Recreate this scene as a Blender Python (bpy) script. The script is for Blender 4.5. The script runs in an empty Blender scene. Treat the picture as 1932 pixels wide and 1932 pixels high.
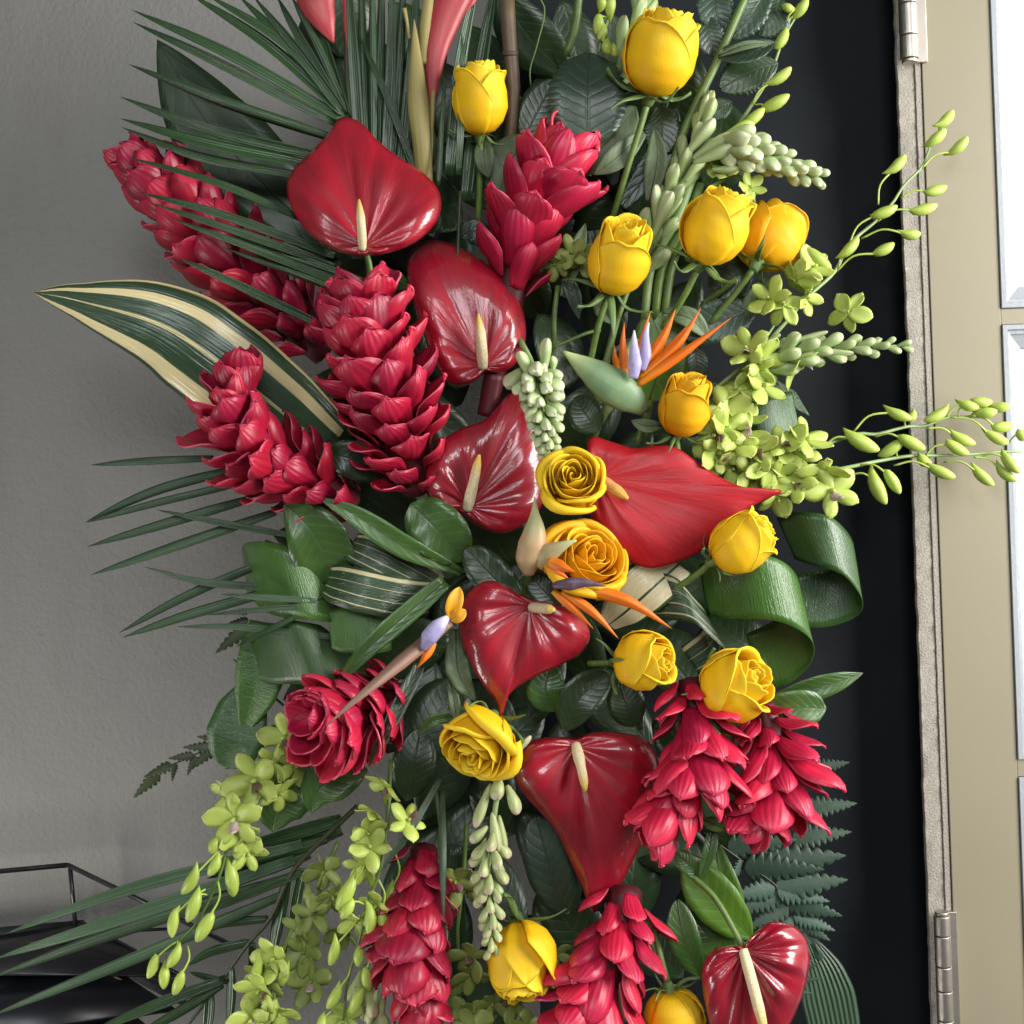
import bpy, math, random
import numpy as np
from mathutils import Vector, Matrix

# ------------------------------------------------------------------ camera, world, lamps, exposure
scene = bpy.context.scene
C = scene.collection
U1 = 1.0 / 1932.0            # one drawing unit = 1/1932 m  (about half a millimetre)
DIST = 2220.0                # camera distance in drawing units
ROLL = math.radians(2.1)
RI = Vector((math.cos(ROLL), 0, -math.sin(ROLL)))     # "right" of the camera
UP = Vector((math.sin(ROLL), 0, math.cos(ROLL)))      # "up" of the camera
TO = Vector((0, -1, 0))                               # towards the camera

cam_data = bpy.data.cameras.new('camera')
cam = bpy.data.objects.new('camera', cam_data)
C.objects.link(cam)
m = Matrix((RI, UP, TO)).transposed().to_4x4()
m.translation = TO * DIST * U1
cam.matrix_world = m
cam_data.sensor_width = 36
cam_data.lens = 36 * DIST / 1932.0
cam_data.clip_start = 0.02
cam_data.clip_end = 100
scene.camera = cam

world = bpy.data.worlds.new('World')
scene.world = world
world.use_nodes = True
bg = world.node_tree.nodes['Background']
bg.inputs[0].default_value = (0.93, 0.96, 1.0, 1)
bg.inputs[1].default_value = 0.10

def area(name, loc, target, sx, sy, power, col):
    l = bpy.data.lights.new(name, 'AREA')
    l.shape = 'RECTANGLE'; l.size = sx; l.size_y = sy
    l.energy = power; l.color = col
    o = bpy.data.objects.new(name, l)
    C.objects.link(o)
    o.location = loc
    o.rotation_euler = (Vector(target) - Vector(loc)).to_track_quat('-Z', 'Y').to_euler()
    return o
# the room's windows: one to the right of the camera, one high behind it, one small to the left
area('window_light_right', (1.55, -0.72, 0.3), (0.1, 0.0, -0.1), 0.7, 1.4, 54, (1.0, 0.98, 0.95))
area('window_light_front', (0.15, -2.3, 0.9), (0.15, 0.0, -0.15), 0.7, 0.9, 19, (0.93, 0.97, 1.0))
area('window_light_left', (-0.75, -1.6, 0.8), (0.0, 0.0, -0.1), 0.14, 0.5, 3.2, (0.93, 0.97, 1.0))
area('low_wall_fill', (-1.15, -0.45, -0.75), (-0.45, 0.25, -0.62), 0.3, 0.6, 7.5, (1.0, 0.97, 0.92))  # added fill lamp, no window: brightens the lower left wall

scene.view_settings.view_transform = 'Standard'
scene.view_settings.look = 'None'
scene.view_settings.exposure = 0.2
scene.view_settings.gamma = 1.0
scene.render.engine = 'CYCLES'

rnd = random.Random(7)

# ------------------------------------------------------------------ geometry helpers
def V(x, y, d):            # drawing vector: right, up, towards
    return np.array([x, -y, d], float)
def pw(p):                 # drawing point (x right, y down, d towards camera) -> world
    x, y, d = p
    k = (DIST - d) / DIST * U1
    return RI * ((x - 966) * k) + UP * ((966 - y) * k) + TO * (d * U1)
def pscale(d):
    return (DIST - d) / DIST * U1
def dw(v):                 # drawing direction (right, up, towards) -> world direction
    return RI * v[0] + UP * v[1] + TO * v[2]
def pwa(a):                # array of drawing points (x, y down, d) -> world array
    a = np.asarray(a, float)
    k = (DIST - a[..., 2]) / DIST * U1
    u = (a[..., 0] - 966) * k; v = (966 - a[..., 1]) * k; t = a[..., 2] * U1
    return (u[..., None] * np.array(RI) + v[..., None] * np.array(UP) + t[..., None] * np.array(TO))
def zoomer(ox, oy, size):  # local drawing sheets: (x, y) on a sheet -> overall drawing
    f = size / 2000.0
    def z(x, y, d=None):
        q = (ox / 1.03520 + f * x, oy / 1.03520 + f * y)
        return q if d is None else q + (d,)
    return z
a1 = zoomer(200, 0, 500); a2 = zoomer(550, 0, 500); a3 = zoomer(950, 0, 500); a4 = zoomer(1400, 0, 600)
a5 = zoomer(50, 450, 500); a6 = zoomer(500, 450, 500); a7 = zoomer(950, 350, 500); a8 = zoomer(1300, 500, 700)
b1 = zoomer(150, 850, 600); b2 = zoomer(800, 750, 500); b3 = zoomer(600, 1050, 500); b4 = zoomer(1050, 950, 650)
b5 = zoomer(0, 1400, 600); b6 = zoomer(450, 1450, 550); b7 = zoomer(900, 1400, 600); b8 = zoomer(1300, 1300, 700)

def spline(pts, n):
    p = np.asarray(pts, float)
    if len(p) == 2:
        t = np.linspace(0, 1, n)[:, None]
        return p[0] * (1 - t) + p[1] * t
    q = np.vstack([2 * p[0] - p[1], p, 2 * p[-1] - p[-2]])
    seg = np.linalg.norm(np.diff(p[:, :], axis=0), axis=1)
    s = np.concatenate([[0], np.cumsum(seg)]); s /= s[-1]
    out = []
    for u in np.linspace(0, 1, n):
        i = min(int(np.searchsorted(s, u, side='right')) - 1, len(p) - 2)
        t = (u - s[i]) / max(s[i + 1] - s[i], 1e-9)
        p0, p1, p2, p3 = q[i], q[i + 1], q[i + 2], q[i + 3]
        out.append(.5 * ((2 * p1) + (-p0 + p2) * t + (2 * p0 - 5 * p1 + 4 * p2 - p3) * t * t + (-p0 + 3 * p1 - 3 * p2 + p3) * t ** 3))
    return np.array(out)
def closed_spline(pts, n):
    p = np.asarray(pts, float); k = len(p); out = []
    seg = np.linalg.norm(np.diff(np.vstack([p, p[:1]]), axis=0), axis=1)
    s = np.concatenate([[0], np.cumsum(seg)]); s /= s[-1]
    for u in np.linspace(0, 1, n, endpoint=False):
        i = min(int(np.searchsorted(s, u, side='right')) - 1, k - 1)
        t = (u - s[i]) / max(s[i + 1] - s[i], 1e-9)
        p0, p1, p2, p3 = p[i - 1], p[i], p[(i + 1) % k], p[(i + 2) % k]
        out.append(.5 * ((2 * p1) + (-p0 + p2) * t + (2 * p0 - 5 * p1 + 4 * p2 - p3) * t * t + (-p0 + 3 * p1 - 3 * p2 + p3) * t ** 3))
    return np.array(out)
def nrm(v):
    return v / max(np.linalg.norm(v), 1e-9)

def mesh_of(name, verts, faces, uvs, mats, midx=None, smooth=True):
    me = bpy.data.meshes.new(name)
    me.from_pydata([tuple(v) for v in verts], [], faces)
    uvl = me.uv_layers.new(name='UVMap')
    uvl.data.foreach_set('uv', np.asarray(uvs, 'f').ravel())
    if smooth:
        me.polygons.foreach_set('use_smooth', [True] * len(me.polygons))
    for mt in mats:
        me.materials.append(mt)
    if midx is not None:
        me.polygons.foreach_set('material_index', midx)
    me.update()
    return me

def grid_mesh(name, P, mats, closed=False, thick=0.0, caps=False):
    """P[nu][nv][3]; nu along (v coordinate), nv across (u coordinate)"""
    nu, nv = P.shape[:2]
    faces = []; uvs = []; midx = []
    def uvof(i, j):
        return ((j / (nv if closed else nv - 1)), i / (nu - 1))
    cols = nv if closed else nv - 1
    base = P.reshape(-1, 3)
    if thick:
        du = np.gradient(P, axis=0); dv = np.gradient(P, axis=1)
        N = np.cross(dv, du)
        N /= np.maximum(np.linalg.norm(N, axis=2, keepdims=True), 1e-12)
        top = (P + N * thick / 2).reshape(-1, 3); bot = (P - N * thick / 2).reshape(-1, 3)
        verts = np.vstack([top, bot]); o = nu * nv
    else:
        verts = base; o = 0
    for i in range(nu - 1):
        for j in range(cols):
            j2 = (j + 1) % nv
            q = (i * nv + j, i * nv + j2, (i + 1) * nv + j2, (i + 1) * nv + j)
            uv = (uvof(i, j), uvof(i, j + 1), uvof(i + 1, j + 1), uvof(i + 1, j))
            faces.append(q); uvs += uv; midx.append(0)
            if thick:
                faces.append((q[3] + o, q[2] + o, q[1] + o, q[0] + o)); uvs += (uv[3], uv[2], uv[1], uv[0]); midx.append(0)
    if thick:
        rim = []
        if not closed:
            rim = [(0, j) for j in range(nv)] + [(i, nv - 1) for i in range(1, nu)] + [(nu - 1, j) for j in range(nv - 2, -1, -1)] + [(i, 0) for i in range(nu - 2, 0, -1)]
            loops = [rim]
        else:
            loops = [[(0, j) for j in range(nv)], [(nu - 1, nv - 1 - j) for j in range(nv)]]
        rm = 1 if len(mats) > 1 else 0
        for L in loops:
            for k in range(len(L)):
                A, B = L[k], L[(k + 1) % len(L)]
                ia = A[0] * nv + A[1]; ib = B[0] * nv + B[1]
                faces.append((ib, ia, ia + o, ib + o)); uvs += (uvof(*B), uvof(*A), uvof(*A), uvof(*B)); midx.append(rm)
    if caps and closed:
        faces.append(tuple(range(nv - 1, -1, -1))); uvs += [(0, 0)] * nv; midx.append(0)
        faces.append(tuple((nu - 1) * nv + j for j in range(nv))); uvs += [(0, 1)] * nv; midx.append(0)
    return mesh_of(name, verts, faces, uvs, mats, midx)

# ------------------------------------------------------------------ objects, parents, tags
WM = {}
def put(o, parent, M):
    C.objects.link(o)
    WM[o.name] = M
    if parent is not None:
        o.parent = parent
        o.matrix_basis = WM[parent.name].inverted() @ M
    else:
        o.matrix_basis = M
    return o
def tag(o, label, cat, group=None):
    o['label'] = label; o['category'] = cat
    if group: o['group'] = group
    return o
def thing(name, label, cat, loc, group=None):
    o = bpy.data.objects.new(name, None)
    o.empty_display_size = 0.01
    put(o, None, Matrix.Translation(loc))
    return tag(o, label, cat, group)
def obj(name, me, parent, M):
    return put(bpy.data.objects.new(name, me), parent, M)
def world_grid(name, Pw, mats, parent, origin, closed=False, thick=0.0, caps=False):
    me = grid_mesh(name, Pw - np.array(origin), mats, closed, thick, caps)
    return obj(name, me, parent, Matrix.Translation(origin))
def frame(X, Y, Z, loc, sx, sy=None, sz=None):
    sy = sx if sy is None else sy; sz = sx if sz is None else sz
    x, y, z = dw(X) * sx, dw(Y) * sy, dw(Z) * sz
    M = Matrix(((x[0], y[0], z[0], loc[0]), (x[1], y[1], z[1], loc[1]), (x[2], y[2], z[2], loc[2]), (0, 0, 0, 1)))
    return M
def tube_pts(pts, radii, n=8, flat=1.0, ns=None, flatdir=None):
    """pts in drawing coordinates; returns world ring array"""
    ns = ns or max(4, 4 * (len(pts) - 1) + 1)
    c = spline(pts, ns)
    r = np.interp(np.linspace(0, 1, ns), np.linspace(0, 1, len(radii)), radii)
    ip = c * np.array([1, -1, 1])
    T = np.gradient(ip, axis=0)
    T /= np.maximum(np.linalg.norm(T, axis=1, keepdims=True), 1e-9)
    out = np.zeros((ns, n, 3))
    prev = None
    for i in range(ns):
        a = np.array(flatdir if flatdir is not None else (0, 0, 1.0)) if prev is None else prev
        A = a - T[i] * a.dot(T[i])
        if np.linalg.norm(A) < 1e-3:
            A = np.array([1.0, 0, 0]) - T[i] * T[i][0]
        A = nrm(A); B = np.cross(T[i], A); prev = A
        for j in range(n):
            t = 2 * math.pi * j / n
            q = ip[i] + r[i] * (A * math.cos(t) * flat + B * math.sin(t))
            out[i, j] = (q[0], -q[1], q[2])
    return pwa(out)
def tube(name, pts, radii, mat, parent, origin, n=8, flat=1.0, ns=None, flatdir=None):
    if not isinstance(radii, (list, tuple)): radii = [radii, radii]
    return world_grid(name, tube_pts(pts, radii, n, flat, ns, flatdir), [mat], parent, origin, closed=True, caps=True)

# ------------------------------------------------------------------ materials
def material(name, c0, c1=None, rough=.45, coat=0.0, coat_rough=.1, spec=.5, nscale=(6, 6), var=.12, along=None,
             vein=None, vein_amp=.0, bump=.0, bump_scale=(40, 40), sss=0.0, sss_col=None, transl=0.0, metal=0.0, edge=None, sheen=0.0, coords='UV'):
    """c0/c1: the two tones of the tissue's mottling; along=(colour, start, end): a second colour towards the tip;
    edge=(colour, width): colour along the margins; vein=(kind, count)"""
    mt = bpy.data.materials.new(name); mt.use_nodes = True
    nt = mt.node_tree; N = nt.nodes; L = nt.links
    b = N['Principled BSDF']
    def nd(t, **kw):
        n = N.new(t)
        for k, v in kw.items(): setattr(n, k, v)
        return n
    def math_(op, a, bb=None, clamp=False):
        n = nd('ShaderNodeMath', operation=op, use_clamp=clamp)
        for i, q in enumerate((a, bb)):
            if q is None: continue
            if isinstance(q, (int, float)): n.inputs[i].default_value = q
            else: L.new(q, n.inputs[i])
        return n.outputs[0]
    def mix(f, A, B):
        n = nd('ShaderNodeMix', data_type='RGBA')
        if isinstance(f, (int, float)): n.inputs[0].default_value = f
        else: L.new(f, n.inputs[0])
        for i, q in ((6, A), (7, B)):
            if isinstance(q, tuple): n.inputs[i].default_value = q + (1,) if len(q) == 3 else q
            else: L.new(q, n.inputs[i])
        return n.outputs[2]
    tc = nd('ShaderNodeTexCoord')
    oi = nd('ShaderNodeObjectInfo')
    src = tc.outputs[coords]
    mp = nd('ShaderNodeMapping'); L.new(src, mp.inputs[0])
    mp.inputs['Scale'].default_value = (nscale[0], nscale[1], nscale[0])
    off = nd('ShaderNodeCombineXYZ'); L.new(math_('MULTIPLY', oi.outputs['Random'], 37.0), off.inputs[0]); L.new(math_('MULTIPLY', oi.outputs['Random'], 91.0), off.inputs[2])
    L.new(off.outputs[0], mp.inputs['Location'])
    nz = nd('ShaderNodeTexNoise'); nz.inputs['Scale'].default_value = 1.0; nz.inputs['Detail'].default_value = 5
    L.new(mp.outputs[0], nz.inputs['Vector'])
    c1 = c1 or tuple(x * .75 for x in c0)
    cr = math_('MULTIPLY', math_('SUBTRACT', nz.outputs[0], .3), 2.4, True)
    col = mix(cr, c0, c1)
    sep = nd('ShaderNodeSeparateXYZ'); L.new(tc.outputs['UV'], sep.inputs[0])
    u, v = sep.outputs[0], sep.outputs[1]
    if along:
        mr = nd('ShaderNodeMapRange', interpolation_type='SMOOTHSTEP'); L.new(v, mr.inputs[0])
        mr.inputs[1].default_value = along[1]; mr.inputs[2].default_value = along[2]
        col = mix(mr.outputs[0], col, along[0])
    au = math_('ABSOLUTE', math_('SUBTRACT', u, .5))      # 0 middle .5 margin
    if edge:
        mr = nd('ShaderNodeMapRange', interpolation_type='SMOOTHSTEP'); L.new(au, mr.inputs[0])
        mr.inputs[1].default_value = .5 - edge[1]; mr.inputs[2].default_value = .5
        col = mix(mr.outputs[0], col, edge[0])
    if var:
        hs = nd('ShaderNodeHueSaturation')
        L.new(math_('ADD', math_('MULTIPLY', oi.outputs['Random'], 2 * var), 1 - var), hs.inputs['Value'])
        L.new(math_('ADD', math_('MULTIPLY', oi.outputs['Random'], var * .03), .5 - var * .02), hs.inputs['Hue'])
        L.new(col, hs.inputs['Color']); col = hs.outputs[0]
    height = None
    if vein:
        kind, cnt = vein
        if kind == 'side':       # slanting side veins from a midrib
            ph = math_('MULTIPLY', math_('SUBTRACT', v, math_('MULTIPLY', au, .45)), cnt * 6.283)
            w = math_('POWER', math_('ABSOLUTE', math_('SINE', math_('MULTIPLY', ph, .5))), .35)
            midr = math_('MULTIPLY', au, 25.0, True)
            height = math_('MULTIPLY', w, midr)
            col = mix(math_('MULTIPLY', math_('SUBTRACT', 1.0, height), .10), col, tuple(min(1, x * 2.2 + .01) for x in c0))
        elif kind == 'long':     # parallel veins along the blade
            w1 = math_('SINE', math_('MULTIPLY', u, cnt * 6.283))
            height = math_('MULTIPLY', w1, .5)
        elif kind == 'cross':    # fine parallel veins across a broad blade
            ph = math_('MULTIPLY', math_('SUBTRACT', v, math_('MULTIPLY', au, .3)), cnt * 6.283)
            height = math_('MULTIPLY', math_('SINE', ph), .5)
    if bump:
        mp2 = nd('ShaderNodeMapping'); L.new(src, mp2.inputs[0]); mp2.inputs['Scale'].default_value = (bump_scale[0], bump_scale[1], bump_scale[0])
        n2 = nd('ShaderNodeTexNoise'); n2.inputs['Scale'].default_value = 1.0; n2.inputs['Detail'].default_value = 5; n2.inputs['Roughness'].default_value = .6
        L.new(mp2.outputs[0], n2.inputs['Vector'])
        h2 = math_('MULTIPLY', n2.outputs[0], bump)
        height = h2 if height is None else math_('ADD', math_('MULTIPLY', height, vein_amp), h2)
    elif height is not None:
        height = math_('MULTIPLY', height, vein_amp)
    if height is not None:
        bp = nd('ShaderNodeBump'); bp.inputs['Strength'].default_value = 1.0; bp.inputs['Distance'].default_value = 0.001
        L.new(height, bp.inputs['Height']); L.new(bp.outputs[0], b.inputs['Normal']); 
        if coat: L.new(bp.outputs[0], b.inputs['Coat Normal'])
    L.new(col, b.inputs['Base Color'])
    rr = math_('ADD', math_('MULTIPLY', nz.outputs[0], .16), rough - .08)
    L.new(rr, b.inputs['Roughness'])
    b.inputs['Specular IOR Level'].default_value = spec
    b.inputs['Coat Weight'].default_value = coat; b.inputs['Coat Roughness'].default_value = coat_rough
    b.inputs['Metallic'].default_value = metal
    if sss:
        b.inputs['Subsurface Weight'].default_value = sss
        b.inputs['Subsurface Radius'].default_value = (1.0, .5, .2)
        b.inputs['Subsurface Scale'].default_value = 0.004
    if transl:
        tr = nd('ShaderNodeBsdfTranslucent'); L.new(col, tr.inputs[0])
        ms = nd('ShaderNodeMixShader'); ms.inputs[0].default_value = transl
        L.new(b.outputs[0], ms.inputs[1]); L.new(tr.outputs[0], ms.inputs[2])
        L.new(ms.outputs[0], N['Material Output'].inputs[0])
    return mt

MAT = {}
MAT['ginger'] = material('ginger_bract', (.44, .009, .038), (.26, .005, .024), rough=.40, var=.26, nscale=(5, 2), along=((.56, .030, .075), .5, 1.0), vein=('long', 7), vein_amp=.25, bump=.3, bump_scale=(14, 5), transl=.12)
MAT['ginger_pink_lit'] = material('ginger_bract_pink_lit', (.60, .014, .058), (.42, .008, .038), rough=.40, var=.22, nscale=(5, 2), along=((.70, .040, .095), .5, 1.0), vein=('long', 7), vein_amp=.25, bump=.3, bump_scale=(14, 5), transl=.12)  # pinker bracts; stronger light from the right is put into the base colour
MAT['ginger_rim'] = material('ginger_bract_rim', (.70, .12, .17), (.60, .06, .11), rough=.5, var=.1)
MAT['ginger_core'] = material('ginger_axis', (.09, .006, .012), rough=.5)
MAT['rose'] = material('rose_petal', (.93, .60, .012), (.91, .53, .010), rough=.5, spec=.3, nscale=(3, 3), var=.05, along=((.97, .72, .035), .55, 1.0), bump=.35, bump_scale=(60, 14), transl=.22)
MAT['rose_deep'] = material('rose_petal_deep', (.92, .50, .010), (.90, .44, .008), rough=.5, spec=.3, nscale=(3, 3), var=.05, along=((.92, .55, .02), .6, 1.0), bump=.35, bump_scale=(60, 14), transl=.22)
MAT['sepal'] = material('sepal', (.16, .26, .07), (.10, .18, .05), rough=.5, nscale=(4, 6), transl=.15)
MAT['stem'] = material('green_stem', (.13, .22, .04), (.08, .13, .03), rough=.45, nscale=(2, 9), bump=.2, bump_scale=(8, 30))
MAT['stem_dark'] = material('dark_stem', (.035, .05, .018), (.06, .05, .03), rough=.5, nscale=(2, 9))
MAT['stem_pale'] = material('pale_stem', (.26, .36, .13), (.18, .27, .09), rough=.45, nscale=(2, 9))
MAT['cane'] = material('brown_cane', (.13, .095, .05), (.08, .045, .03), rough=.5, nscale=(2, 5), bump=.3, bump_scale=(12, 3))
MAT['anthurium'] = material('anthurium_spathe', (.36, .004, .018), (.20, .002, .011), rough=.42, coat=.95, coat_rough=.045, nscale=(24, 1.5), var=.08, bump=.8, bump_scale=(30, 1.8))
MAT['anthurium_bright'] = material('anthurium_spathe_bright', (.40, .004, .010), (.27, .003, .008), rough=.5, spec=.35, coat=.22, coat_rough=.28, nscale=(26, 1.4), var=.0, bump=.8, bump_scale=(30, 2))
MAT['anthurium_rim'] = material('anthurium_rim', (.55, .05, .06), rough=.35, coat=.4)
MAT['spadix'] = material('spadix', (.88, .76, .48), (.82, .66, .38), rough=.55, nscale=(8, 20), along=((.86, .56, .10), .55, 1.0), bump=2.2, bump_scale=(22, 60), var=.05)
MAT['spadix_orange'] = material('spadix_orange', (.80, .42, .13), (.80, .36, .10), rough=.55, nscale=(8, 20), along=((.88, .50, .08), .4, 1.0), bump=2.0, bump_scale=(22, 60), var=.05)
MAT['orchid'] = material('orchid_green', (.54, .65, .14), (.46, .58, .11), rough=.42, nscale=(3, 3), var=.1, along=((.58, .66, .18), .4, 1.0), bump=.25, bump_scale=(16, 4), transl=.22)
MAT['orchid_bud'] = material('orchid_bud', (.44, .56, .10), (.36, .48, .07), rough=.4, nscale=(3, 3), var=.12, along=((.52, .60, .14), .5, 1.0), transl=.08)
MAT['orchid_shade'] = material('orchid_shaded', (.30, .37, .09), (.24, .31, .07), rough=.45, nscale=(3, 3), var=.1, bump=.25, bump_scale=(16, 4), transl=.2)  # darkened copy of the orchid green: shade put into the colour
MAT['lip'] = material('orchid_lip', (.16, .06, .07), (.30, .20, .16), rough=.45, nscale=(5, 5), var=.2, transl=.1)
MAT['lip_pale'] = material('orchid_lip_pale', (.52, .44, .40), (.36, .22, .22), rough=.45, nscale=(5, 5), var=.1)
MAT['tuberose'] = material('tuberose_bud', (.40, .50, .22), (.32, .42, .17), rough=.42, nscale=(3, 3), var=.12, along=((.62, .66, .42), .35, .95), bump=.3, bump_scale=(10, 3), transl=.1)
MAT['tuberose_warm'] = material('tuberose_bud_warm', (.44, .50, .22), (.38, .44, .18), rough=.42, nscale=(3, 3), var=.08, along=((.70, .56, .42), .45, 1.0), bump=.3, bump_scale=(10, 3), transl=.1)
MAT['tuberose_green'] = material('tuberose_bud_green', (.36, .46, .20), (.28, .38, .14), rough=.42, nscale=(3, 3), var=.08, along=((.48, .50, .28), .5, 1.0), bump=.3, bump_scale=(10, 3), transl=.1)
MAT['orange'] = material('paradise_sepal', (.86, .22, .008), (.84, .17, .006), rough=.4, nscale=(3, 8), along=((.88, .31, .012), .6, 1.0), var=.08, bump=.3, bump_scale=(20, 3), transl=.2)
MAT['orange_yellow'] = material('paradise_petal', (.90, .46, .02), (.88, .38, .015), rough=.45, nscale=(3, 5), var=.05, transl=.2)
MAT['blue'] = material('paradise_tongue', (.40, .36, .58), (.30, .26, .46), rough=.45, nscale=(3, 8), along=((.62, .58, .70), .6, 1.0), var=.15)
MAT['purple_dark'] = material('paradise_tongue_dark', (.06, .035, .07), (.14, .08, .10), rough=.45, nscale=(3, 8), var=.1)
MAT['spathe_green'] = material('paradise_spathe', (.20, .30, .14), (.13, .22, .12), rough=.45, nscale=(2, 4), along=((.50, .58, .24), .6, 1.0), var=.05, bump=.3, bump_scale=(14, 4))
MAT['spathe_warm'] = material('paradise_spathe_warm', (.34, .30, .14), (.48, .26, .14), rough=.45, nscale=(2, 3), along=((.40, .46, .22), .4, .9), var=.05, bump=.3, bump_scale=(14, 4))
MAT['spathe_brown'] = material('paradise_spathe_brown', (.10, .06, .04), (.30, .15, .10), rough=.45, nscale=(6, 1.5), var=.0, bump=.3, bump_scale=(14, 4))
MAT['helic'] = material('heliconia_bract', (.40, .04, .05), (.30, .04, .04), rough=.42, nscale=(4, 2), var=.08, bump=.4, bump_scale=(18, 2))
MAT['tan'] = material('dry_sheath', (.34, .27, .09), (.24, .20, .06), rough=.5, nscale=(5, 2), var=.08, bump=.4, bump_scale=(24, 2))
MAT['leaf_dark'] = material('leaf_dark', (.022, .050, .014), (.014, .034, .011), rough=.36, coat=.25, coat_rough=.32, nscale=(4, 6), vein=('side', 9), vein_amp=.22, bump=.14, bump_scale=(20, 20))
MAT['leaf_blue'] = material('leaf_bluish', (.028, .056, .030), (.020, .042, .024), rough=.40, coat=.2, coat_rough=.3, nscale=(4, 6), vein=('side', 8), vein_amp=.35, bump=.16, bump_scale=(16, 16))
MAT['leaf_mid'] = material('leaf_mid', (.052, .118, .020), (.036, .086, .017), rough=.36, coat=.3, coat_rough=.22, nscale=(4, 6), vein=('side', 9), vein_amp=.22, bump=.14, bump_scale=(20, 20), transl=.06)
MAT['leaf_bright'] = material('leaf_bright', (.10, .21, .018), (.065, .15, .014), rough=.4, coat=.15, coat_rough=.32, nscale=(3, 5), vein=('side', 8), vein_amp=.2, bump=.14, bump_scale=(20, 20), transl=.15)
MAT['leaf_pale'] = material('leaf_pale', (.13, .18, .09), (.09, .14, .065), rough=.5, nscale=(4, 6), vein=('side', 7), vein_amp=.2, bump=.14, bump_scale=(20, 20), transl=.1)
MAT['strap'] = material('strap_leaf', (.060, .155, .018), (.042, .115, .015), rough=.32, coat=.5, coat_rough=.16, nscale=(2, 14), vein=('cross', 46), vein_amp=.04, bump=1.0, bump_scale=(2.5, 80), transl=.12)
MAT['strap_dark'] = material('strap_leaf_dark', (.036, .092, .018), (.026, .070, .015), rough=.34, coat=.4, coat_rough=.2, nscale=(2, 14), vein=('cross', 46), vein_amp=.04, bump=.6, bump_scale=(2.5, 80))
MAT['ribbed'] = material('ribbed_leaf', (.028, .060, .030), (.045, .085, .045), rough=.4, coat=.2, nscale=(9, 1), vein=('long', 11), vein_amp=1.6)
MAT['palm'] = material('palm_leaflet', (.017, .048, .014), (.026, .066, .016), rough=.36, coat=.3, coat_rough=.2, nscale=(5, 3), vein=('long', 5), vein_amp=.3, bump=.3, bump_scale=(20, 3), var=.2)
MAT['palm_grey'] = material('palm_leaflet_grey', (.042, .082, .040), (.058, .10, .050), rough=.42, coat=.2, coat_rough=.25, nscale=(6, 2), vein=('long', 5), vein_amp=.3, bump=.3, bump_scale=(20, 3), var=.2)
MAT['fern'] = material('fern', (.040, .078, .048), (.028, .060, .038), rough=.5, nscale=(4, 6), var=.25, bump=.4, bump_scale=(10, 20))
MAT['fern_olive'] = material('fern_olive', (.040, .055, .018), (.030, .042, .014), rough=.5, nscale=(4, 6), var=.2)

def variegated(name, bands, green=(.018, .045, .016), cream=(.76, .66, .34)):
    """cream bands along a green blade: bands = [(centre u, half width), ...]"""
    mt = bpy.data.materials.new(name); mt.use_nodes = True
    nt = mt.node_tree; N = nt.nodes; L = nt.links; b = N['Principled BSDF']
    tc = N.new('ShaderNodeTexCoord')
    mp = N.new('ShaderNodeMapping'); mp.inputs['Scale'].default_value = (9, 1.2, 1); L.new(tc.outputs['UV'], mp.inputs[0])
    nz = N.new('ShaderNodeTexNoise'); nz.inputs['Scale'].default_value = 1.6; nz.inputs['Detail'].default_value = 4; L.new(mp.outputs[0], nz.inputs['Vector'])
    sp = N.new('ShaderNodeSeparateXYZ'); L.new(tc.outputs['UV'], sp.inputs[0])
    def mth(op, a, c, clamp=False):
        n = N.new('ShaderNodeMath'); n.operation = op; n.use_clamp = clamp
        for i, q in enumerate((a, c)):
            if q is None: continue
            if isinstance(q, (int, float)): n.inputs[i].default_value = q
            else: L.new(q, n.inputs[i])
        return n.outputs[0]
    uu = mth('ADD', sp.outputs[0], mth('MULTIPLY', mth('SUBTRACT', nz.outputs[0], .5), .05))
    tot = None
    for cen, hw in bands:
        f = mth('MULTIPLY', mth('SUBTRACT', hw, mth('ABSOLUTE', mth('SUBTRACT', uu, cen), None)), 90.0, True)
        tot = f if tot is None else mth('MAXIMUM', tot, f)
    mx = N.new('ShaderNodeMix'); mx.data_type = 'RGBA'; L.new(tot, mx.inputs[0])
    g2 = N.new('ShaderNodeMix'); g2.data_type = 'RGBA'; L.new(nz.outputs[0], g2.inputs[0])
    g2.inputs[6].default_value = tuple(x * .6 for x in green) + (1,); g2.inputs[7].default_value = tuple(x * 1.7 for x in green) + (1,)
    c2 = N.new('ShaderNodeMix'); c2.data_type = 'RGBA'; L.new(nz.outputs[0], c2.inputs[0])
    c2.inputs[6].default_value = cream + (1,); c2.inputs[7].default_value = (cream[0] * .85, cream[1] * .78, cream[2] * .72, 1)
    L.new(g2.outputs[2], mx.inputs[6]); L.new(c2.outputs[2], mx.inputs[7])
    L.new(mx.outputs[2], b.inputs['Base Color'])
    b.inputs['Roughness'].default_value = .38; b.inputs['Coat Weight'].default_value = .5; b.inputs['Coat Roughness'].default_value = .15
    bp = N.new('ShaderNodeBump'); bp.inputs['Distance'].default_value = .001; bp.inputs['Strength'].default_value = .8
    mp3 = N.new('ShaderNodeMapping'); mp3.inputs['Scale'].default_value = (40, 5, 1); L.new(tc.outputs['UV'], mp3.inputs[0])
    n3 = N.new('ShaderNodeTexNoise'); n3.inputs['Scale'].default_value = 1.0; L.new(mp3.outputs[0], n3.inputs['Vector'])
    L.new(n3.outputs[0], bp.inputs['Height']); L.new(bp.outputs[0], b.inputs['Normal']); L.new(bp.outputs[0], b.inputs['Coat Normal'])
    return mt
MAT['varieg'] = variegated('variegated_leaf', [(.12, .085), (.50, .022), (.80, .065), (.985, .02)])
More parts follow.
